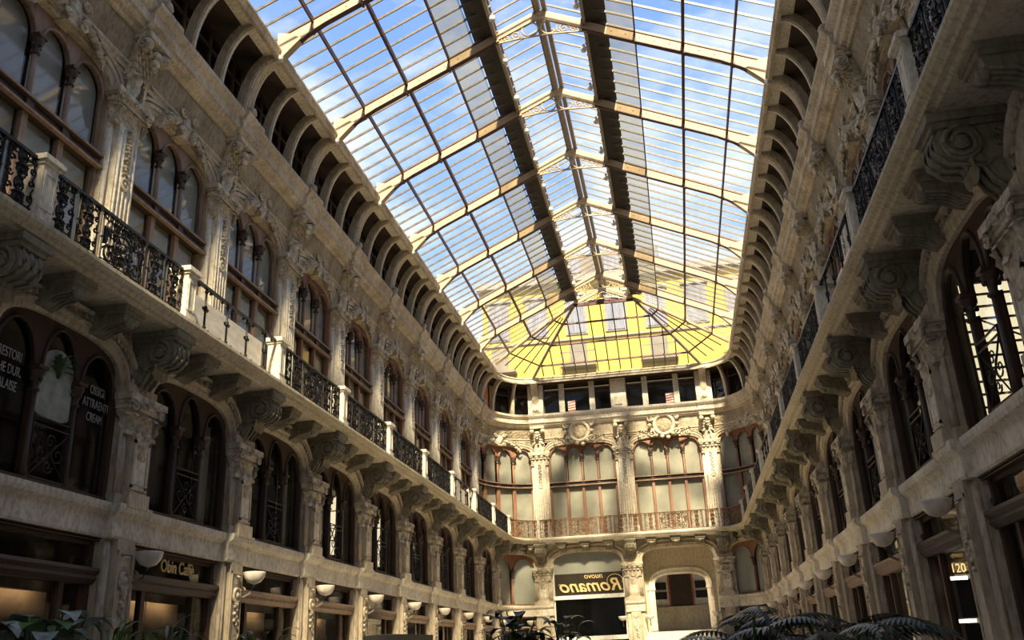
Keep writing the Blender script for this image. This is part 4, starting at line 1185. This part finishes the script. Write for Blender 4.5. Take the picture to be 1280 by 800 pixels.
def text(body, name, size, mat, loc, rot, ext=.01, shear=0, off=0.0, align='CENTER', mirror=False, width=1.0, space=1.0):
    c = bpy.data.curves.new(name, 'FONT'); c.body = body; c.size = size; c.extrude = ext; c.shear = shear; c.offset = off
    c.align_x = align; c.space_character = space
    c.materials.append(MATS[mat]); tmp = link(bpy.data.objects.new(name, c))
    me = bpy.data.meshes.new_from_object(tmp.evaluated_get(bpy.context.evaluated_depsgraph_get()))
    bpy.data.objects.remove(tmp); o = link(bpy.data.objects.new(name, me))
    o.location = loc; o.rotation_euler = rot; o.scale = ((-1 if mirror else 1) * width, 1, 1); return o
sg_ = link(bpy.data.objects.new('gilt_sign', None)); sg_.location = (sx + .15, YE + .16, 5.0)
tagit(sg_, 'gilt script sign reading Romano back to front on the dark end window', 'sign')
t = text('Romano', 'lettering', .92, 'gold_paint', (0, 0, .05), (PI / 2, 0, 0), .015, .35, .012, mirror=True, width=1.08); t.parent = sg_
t = text('nuovo', 'small_lettering', .40, 'gold_paint', (.15, 0, .72), (PI / 2, 0, 0), .01, .3, .002, mirror=True); t.parent = sg_
sw = MB().tube([(1.28 + .42 * math.cos(a), 0, .55 + .33 * math.sin(a)) for a in lin(-.4, 3.6, 18)], .016, 5)
sw.tube([(1.65, 0, .05), (1.85, 0, .2), (1.95, 0, .32), (1.80, 0, .36)], .02, 5).tube([(-1.85, 0, .42), (-1.75, 0, .48), (-1.60, 0, .44), (-1.5, 0, .36)], .016, 5)
o = link(bpy.data.objects.new('swash', mesh('swash', sw, 'gold_paint'))); o.parent = sg_

px_ = ENDX[1] + WE / 2
def portal():
    n0 = -1.5; parts = []
    w = MB(); hwp = 1.42
    az = arch_z(hwp, 5.1, .75)
    w.strip(n0, n0 - .5, arch_ss(hwp), az, lambda s: 7.3)
    w.box(n0 - .5, n0, -HWE - .2, -hwp, 2.7, 7.3).box(n0 - .5, n0, hwp, HWE + .2, 2.7, 7.3)
    parts.append(('inner_wall', w, 'plaster'))
    a = MB(); arch_band(a, [(n0 - .5, -.02), (n0 + .03, -.02), (n0 + .08, .06), (n0 + .05, .16), (n0 + .10, .20), (n0 + .10, .30), (n0, .32)], hwp, 5.1, .75)
    for sg in (-1, 1):
        q0, q1 = sorted((sg * hwp, sg * (hwp + .34))); a.box(n0 - .5, n0 + .07, q0, q1, 2.9, 5.0).box(n0 - .5, n0 + .12, q0 - .04, q1 + .04, 5.0, 5.14)
    parts.append(('inner_arch', a, 'stone_light'))
    parts.append(('side_wall', MB().box(n0, -.3, -HWE - .12, -HWE, 2.7, 7.3).box(n0, -.3, HWE, HWE + .12, 2.7, 7.3), 'plaster'))
    parts.append(('vault', MB().box(-7.0, -.3, -HWE, HWE, 7.2, 7.3), 'plaster'))
    parts.append(('floor_slab', MB().box(-7.0, .5, -HWE, HWE, 2.6, 2.78), 'pavement'))
    parts.append(('back_wall', MB().box(-6.4, -6.2, -3.2, 3.2, 2.78, 7.2), 'white_paint'))
    parts.append(('dado', MB().box(-6.2, -5.9, -2.6, 2.6, 2.78, 4.3), 'plaster'))
    parts.append(('door_leaf', MB().box(-6.2, -6.05, -.65, .65, 4.35, 6.5), 'dark_brown', [('door_frame', MB().box(-6.2, -6.0, -.75, -.65, 4.35, 6.6).box(-6.2, -6.0, .65, .75, 4.35, 6.6).box(-6.2, -6.0, -.75, .75, 6.5, 6.62), 'red_paint', [])]))
    pn = MB()
    for sg in (-1, 1):
        for z in (4.75, 5.30): pn.box(-6.2, -6.12, *sorted((sg * .85, sg * 1.9)), z, z + .42)
    parts.append(('dark_panel', pn, 'cloth_black'))
    return parts
put(proto(portal()), 'door_1', (px_, YE, 0), -PI / 2, kind='structure')
st = [('step', MB().box(0.2 + .32 * i, 0.52 + .32 * i, -HWE - .2, HWE + .2, 0, 2.6 - .165 * i), 'pavement') for i in range(15)]
put(proto(st), 'stair', (px_, YE, 0), -PI / 2, 'broad stone stair climbing to the arched passage', 'stair')
sh_ = [('bowl', MB().lathe(.3, 0, [(.03, 3.42), (.14, 3.46), (.21, 3.55), (.24, 3.66), (.20, 3.60)], 12), 'bowl_glass'), ('arm', MB().tube([(.0, 0, 3.15), (.2, 0, 3.2), (.3, 0, 3.42)], .03, 5), 'iron_grey')]
PS = proto(sh_)
for x, lb in ((ENDX[1] - .72, 'bowl lamp left of the middle end pilaster, by the sign window'), (ENDX[1] + .72, 'bowl lamp right of the middle end pilaster, by the passage'), (ENDX[2] - .72, 'bowl lamp left of the right end pilaster'), (ENDX[0] - .75, 'bowl lamp in the far left corner')):
    put(PS, 'wall_sconce', (x, YE + .05, 0), -PI / 2, lb, 'sconce', 'bowl lamps of the end wall')
# striped boards in the attic loggia of the end wall
def striped():
    b = MB().box(0, .03, -.22, .22, 0, .66); s_ = MB()
    for i in range(4): s_.sweep([(.03, 0), (.04, 0), (.04, .085), (.03, .085)], -.22, .22); s_.v[-8:] = [(v[0], v[1], v[2]) for v in s_.v[-8:]]
    s_ = MB()
    for i in range(4):
        z = .06 + .15 * i
        s_.add([(.035, -.22, z), (.035, .22, z + .06), (.035, .22, z + .13), (.035, -.22, z + .07)], [(0, 1, 2, 3)])
    return [('board', b, 'red_paint'), ('stripes', s_, 'white_paint')]
PB = proto(striped())
put(PB, 'striped_board', (-2.68, YE + .62, 15.30), -PI / 2, 'small red and white striped board in the left opening of the end attic', 'board', 'striped boards of the end attic')
put(PB, 'striped_board', (3.05, YE + .62, 15.25), -PI / 2, 'small red and white striped board in the right opening of the end attic', 'board', 'striped boards of the end attic')
put(proto([('panel', MB().box(-.05, .05, -.5, .5, 0, 1.5), 'orange_wall'), ('jamb', MB().box(-.06, .08, -.06, .06, 0, 1.5).box(-.06, .08, .5, .56, 0, 1.5), 'dark_brown')]), 'orange_shutter', mapCL(-.55, -.9, 15.25), -.5, 'orange shutter panel in the attic of the far left corner', 'shutter')

# ------------------------------------------------------------------ shops, lettering and glowing panes
def onL(n, s, z): return (-XR + n, s, z)
tx = link(bpy.data.objects.new('cafe_sign', None)); tx.location = onL(-.17, bay(1) + 2.32, 3.44); tx.rotation_euler = (PI / 2, 0, PI / 2)
tagit(tx, 'small gold cafe sign on the dark transom pane, second left shop', 'sign')
t = text('Obin Caff\u00e8', 'lettering', .33, 'gold_paint', (0, 0, .0), (0, 0, 0), .008, 0, .004, width=.86); t.parent = tx
t.location = (0, .06, 0)
for i, (ln, k, n_) in enumerate((('RESTORI', 0, 'near'), ('OSSIGI', 0, 'far'))):
    L3 = ('RESTORI', 'THE DUR.', 'PALAISE') if i == 0 else ('OSSIGI', 'ATTRAENTI', 'CREAM')
    r = link(bpy.data.objects.new('window_lettering', None))
    r.location = onL(-.10, bay(0) + (1.02 if i == 0 else 3.22), 5.72); r.rotation_euler = (PI / 2, 0, PI / 2)
    tagit(r, 'pale lettering %s on the first left mezzanine window' % ' '.join(L3), 'lettering', 'lettering on the first mezzanine window')
    for j, a in enumerate(L3):
        t = text(a, 'lettering', .22, 'lettering_pale', (0, .52 - .24 * j, 0), (0, 0, 0), .004, width=.62); t.parent = r
po = MB(); po.strip(.02, -.01, [-.42 * math.cos(PI * i / 16) for i in range(17)], lambda s: 5.62 - .10 * math.sqrt(max(0, 1 - (s / .42) ** 2)), lambda s: 6.28 + .42 * math.sqrt(max(0, 1 - (s / .42) ** 2)))
pg = MB()
for i in range(9):
    a = PI * (.05 + .9 * i / 8); pg.leaf((.03, 0, 6.22), (.25, math.cos(a)), .10 + .25 * math.sin(a), .07, .34)
put(proto([('sheet', po, 'poster_pale'), ('printed_leaves', pg, 'poster_green')]), 'window_poster', onL(-.09, bay(0) + S / 2, 0), 0, 'pale arched poster with green leaves in the first left mezzanine window', 'poster')
# lit back windows seen through the mezzanine
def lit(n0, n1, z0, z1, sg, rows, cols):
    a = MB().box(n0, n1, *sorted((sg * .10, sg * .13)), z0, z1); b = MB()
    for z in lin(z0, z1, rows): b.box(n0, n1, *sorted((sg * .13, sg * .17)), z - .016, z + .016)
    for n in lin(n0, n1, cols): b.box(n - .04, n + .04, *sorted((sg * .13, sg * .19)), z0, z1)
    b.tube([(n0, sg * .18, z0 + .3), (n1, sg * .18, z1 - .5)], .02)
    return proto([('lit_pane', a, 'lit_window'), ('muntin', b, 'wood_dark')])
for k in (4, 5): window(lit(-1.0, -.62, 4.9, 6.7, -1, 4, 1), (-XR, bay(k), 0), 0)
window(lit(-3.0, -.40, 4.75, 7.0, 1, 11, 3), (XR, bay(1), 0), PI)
# ground-floor shop interiors: panelled back boards
bd = proto([('board', MB().box(-.9, -.8, -1.2, 1.2, .0, 3.0), 'shop_brown'), ('batten', MB().box(-.80, -.77, -1.2, 1.2, 2.45, 2.55).box(-.80, -.76, -.04, .04, 0, 3.0), 'wood_pale')])
for side in 'LR':
    i = 0
    for k in range(0, 9):
        lc = ((-XR if side == 'L' else XR), bay(k) + S / 2 + .25, 0); i += 1
        if not any(inframe((lc[0], lc[1], z)) for z in (2.4, 2.9)): i -= 1; continue
        put(bd, 'display_board', lc, 0 if side == 'L' else PI, 'brown panelled display board inside the %s shop window of the %s wall' % (ORD[i], 'left' if side == 'L' else 'right'), 'board', 'display boards of the %s shops' % ('left' if side == 'L' else 'right'))
sl = proto([('strip', MB().box(-.57, -.55, -1.0, 1.0, 3.06, 3.10), 'lit_warm'), ('housing', MB().box(-.55, -.46, -1.05, 1.05, 2.98, 3.16).box(-.60, -.46, -1.05, 1.05, 2.98, 3.0), 'iron_grey')])  # strips added behind a shield, out of view, to brighten the shop boards
for side in 'LR':
    i = 0
    for k in range(0, 9):
        lc = ((-XR if side == 'L' else XR), bay(k) + S / 2 + .1, 0)
        if not inframe((lc[0], lc[1], 3.0)): continue
        i += 1
        put(sl, 'shop_fill_light', lc, 0 if side == 'L' else PI, 'added warm strip light inside the %s shop of the %s wall' % (ORD[i], 'left' if side == 'L' else 'right'), 'light', 'added strip lights of the %s shops' % ('left' if side == 'L' else 'right'))
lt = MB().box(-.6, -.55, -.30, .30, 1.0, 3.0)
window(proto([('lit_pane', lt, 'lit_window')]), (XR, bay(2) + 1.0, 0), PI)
# number board and shelf lights in the near right shop
nb = link(bpy.data.objects.new('number_board', None)); nb.location = (7.53, 18.0, 2.87); nb.rotation_euler = (PI / 2, 0, 0)
tagit(nb, 'small golden board with the number 120 in the near right shop', 'sign')
o = link(bpy.data.objects.new('plate', mesh('plate', MB().box(-.16, .16, -.12, .12, -.03, -.01), 'dark_brown'))); o.parent = nb
t = text('120', 'lettering', .22, 'sign_lit', (0, -.08, 0), (0, 0, 0), .006, width=.8); t.parent = nb
for z, lb in ((2.66, 'bright white shelf light just under the number board'), (1.93, 'bright white shelf light lowest in the near right shop')):
    put(proto([('tube', MB().box(-.02, .02, -.15, .15, 0, .06), 'lamp_white'), ('housing', MB().box(-.03, .03, -.17, .17, .06, .09), 'iron_grey')]), 'shelf_light', (7.50, 18.0, z), -PI / 2, lb, 'light')
# white panels standing behind the plain railings
sp_ = proto([('sheet', MB().box(.55, .58, -1.75, 1.75, 7.95, 8.78), 'white_marble'), ('foot', MB().box(.46, .66, -1.7, -1.6, 7.9, 7.95).box(.46, .66, 1.6, 1.7, 7.9, 7.95), 'iron_grey')])
for side, k, lb in (('L', 1, 'pale marbled screen behind the plain railing of the left balcony, near end'), ('R', 1, 'pale screen behind the plain railing of the right balcony, near end'), ('L', 6, 'pale screen behind the plain railing of the left balcony, far end'), ('R', 5, 'pale screen behind the plain railing of the right balcony, far end')):
    put(sp_, 'balcony_screen', ((-XR if side == 'L' else XR), bay(k) + S / 2, 0), 0 if side == 'L' else PI, lb, 'screen', 'pale balcony screens')

# ------------------------------------------------------------------ plants and parasol
def leafblade(mb, base, az, el, L, w, droop, seg=5, fold=.12):
    d = Vector((math.cos(az) * math.cos(el), math.sin(az) * math.cos(el), math.sin(el))); side = Vector((-math.sin(az), math.cos(az), 0)); p = Vector(base); vs = []; fs = []
    up = side.cross(d)
    for i in range(seg + 1):
        t = i / seg; ww = w * math.sin(PI * (.08 + .92 * t) ** .8) * .5 if i < seg else 0.002
        for q, z in ((-1, fold), (0, 0), (1, fold)): vs.append(tuple(p + side * ww * q + Vector((0, 0, ww * z))))
        if i < seg:
            e = el - droop * (t + .5 / seg); dd = Vector((math.cos(az) * math.cos(e), math.sin(az) * math.cos(e), math.sin(e))); p = p + dd * (L / seg)
    for i in range(seg):
        a = i * 3; fs += [(a, a + 1, a + 4, a + 3), (a + 1, a + 2, a + 5, a + 4)]
    mb.add(vs, fs, True)
def plant(loc, H, n, L, w, mat, label, spread=.5, droop=1.2, fern=False, seedv=0, pot='terracotta'):
    rnd = random.Random(seedv)
    r = link(bpy.data.objects.new('potted_plant', None)); r.location = loc; tagit(r, label, 'plant', None)
    pm = MB().lathe(0, 0, [(.22, 0), (.30, .05), (.36, .6), (.40, .62), (.40, .72), (.34, .72)], 16)
    o = link(bpy.data.objects.new('pot', mesh('pot', pm, pot))); o.parent = r
    stm = MB()
    for j in range(n):
        az = 2 * PI * j / n * 2.4 + rnd.uniform(-.3, .3); h = H * rnd.uniform(.72, 1.0); rr = spread * rnd.uniform(.25, 1.0)
        top = (rr * math.cos(az), rr * math.sin(az), h)
        stm.tube([(.05 * math.cos(az), .05 * math.sin(az), .7), (top[0] * .4, top[1] * .4, .7 + (h - .7) * .6), top], .012, 4)
        lf = MB()
        if fern:
            q = Vector(top); d = Vector((math.cos(az), math.sin(az), .35)).normalized(); el = .5
            for m_ in range(13):
                t = m_ / 12
                for sg in (-1, 1): leafblade(lf, tuple(q), az + sg * (1.2 - .5 * t), .15 - t * .3, L * (.55 - .35 * t), w * .5, .6, 3)
                e = el - droop * t; q = q + Vector((math.cos(az) * math.cos(e), math.sin(az) * math.cos(e), math.sin(e))) * (L / 13)
            leafblade(lf, tuple(q), az, -.6, L * .3, w * .5, .5, 3)
        else:
            leafblade(lf, top, az, rnd.uniform(.1, .9), L * rnd.uniform(.8, 1.15), w, droop)
            for q_ in (.72, .86):
                l2 = MB(); leafblade(l2, (top[0] * q_, top[1] * q_, .7 + (h - .7) * q_), az + rnd.uniform(-1.6, 1.6), rnd.uniform(.0, .7), L * rnd.uniform(.7, 1.0), w, droop)
                m2 = mat if isinstance(mat, str) else mat[(j + int(q_ * 100)) % len(mat)]
                o = link(bpy.data.objects.new('leaf', mesh('leaf', l2, m2))); o.parent = r
        mt = mat if isinstance(mat, str) else mat[j % len(mat)]
        o = link(bpy.data.objects.new('frond' if fern else 'leaf', mesh('leaf', lf, mt))); o.parent = r
    o = link(bpy.data.objects.new('stems', mesh('stems', stm, 'leaf_green'))); o.parent = r
    return r
plant((-4.95, 9.0, 0), 2.30, 44, .40, .25, ['leaf_silver', 'leaf_silver', 'leaf_silver', 'leaf_green'], 'silver-leaved potted plant at the left edge, below the first left shop', .55, 1.6, seedv=1)
plant((-4.05, 9.05, 0), 2.28, 44, .40, .25, ['leaf_silver', 'leaf_silver', 'leaf_green'], 'silver-leaved potted plant with a bronze sprig beside the first left pilaster', .5, 1.6, seedv=5)
plant((-4.45, 8.7, 0), 2.34, 8, .20, .10, 'leaf_bronze', 'thin bronze-leaved sprig rising between the silver plants', .14, .5, seedv=9)
plant((-3.25, 9.0, 0), 2.12, 60, .34, .045, 'leaf_green', 'bright green grassy potted plant right of the silver ones', .42, .9, seedv=3)
plant((-5.6, 14.1, 0), 2.42, 30, .55, .05, ['leaf_green', 'leaf_silver'], 'spiky grassy potted palm before the cafe sign shop', .30, .9, seedv=4)
plant((-4.45, 15.2, 0), 2.25, 40, .34, .10, ['leaf_green', 'leaf_silver'], 'leafy green potted plant before the third left shop', .45, 1.2, seedv=6)
plant((.10, 14.0, 0), 2.34, 34, .32, .19, 'leaf_dark', 'dark broad-leaved potted plant, the left of two before the sign window', .40, 1.3, seedv=7)
plant((.78, 14.3, 0), 2.20, 22, .28, .15, 'leaf_dark', 'dark broad-leaved potted plant, the right of two before the sign window', .36, 1.3, seedv=8)
plant((3.08, 8.0, 0), 1.86, 40, .50, .075, 'leaf_dark', 'dark feathery fern in front of the far right corner', .42, 1.0, True, seedv=11)
plant((3.82, 8.1, 0), 1.84, 44, .54, .075, 'leaf_dark', 'dark feathery fern in front of the right wall shops', .46, 1.0, True, seedv=12)
ps = MB()
for i in range(8):
    a0, a1 = 2 * PI * i / 8, 2 * PI * (i + 1) / 8
    ps.add([(0, 0, 2.58), (1.42 * math.cos(a0), 1.42 * math.sin(a0), 2.50), (1.42 * math.cos(a1), 1.42 * math.sin(a1), 2.50), (1.40 * math.cos(a0), 1.40 * math.sin(a0), 2.26), (1.40 * math.cos(a1), 1.40 * math.sin(a1), 2.26)], [(0, 1, 2), (1, 3, 4, 2)])
rb_ = MB()
for i in range(8):
    a0 = 2 * PI * i / 8; rb_.tube([(0, 0, 2.50), (1.36 * math.cos(a0), 1.36 * math.sin(a0), 2.42)], .012, 4)
put(proto([('canopy', ps, 'cloth_black'), ('pole', MB().lathe(0, 0, [(.025, .05), (.025, 2.56)], 8), 'iron'), ('base', MB().lathe(0, 0, [(.30, 0), (.30, .05), (.05, .1)], 14), 'iron'), ('ribs', rb_, 'iron')]), 'cafe_parasol', (-8.11 + 1.6, 28.5, 0), .3, 'black cafe parasol before the left shops', 'parasol')
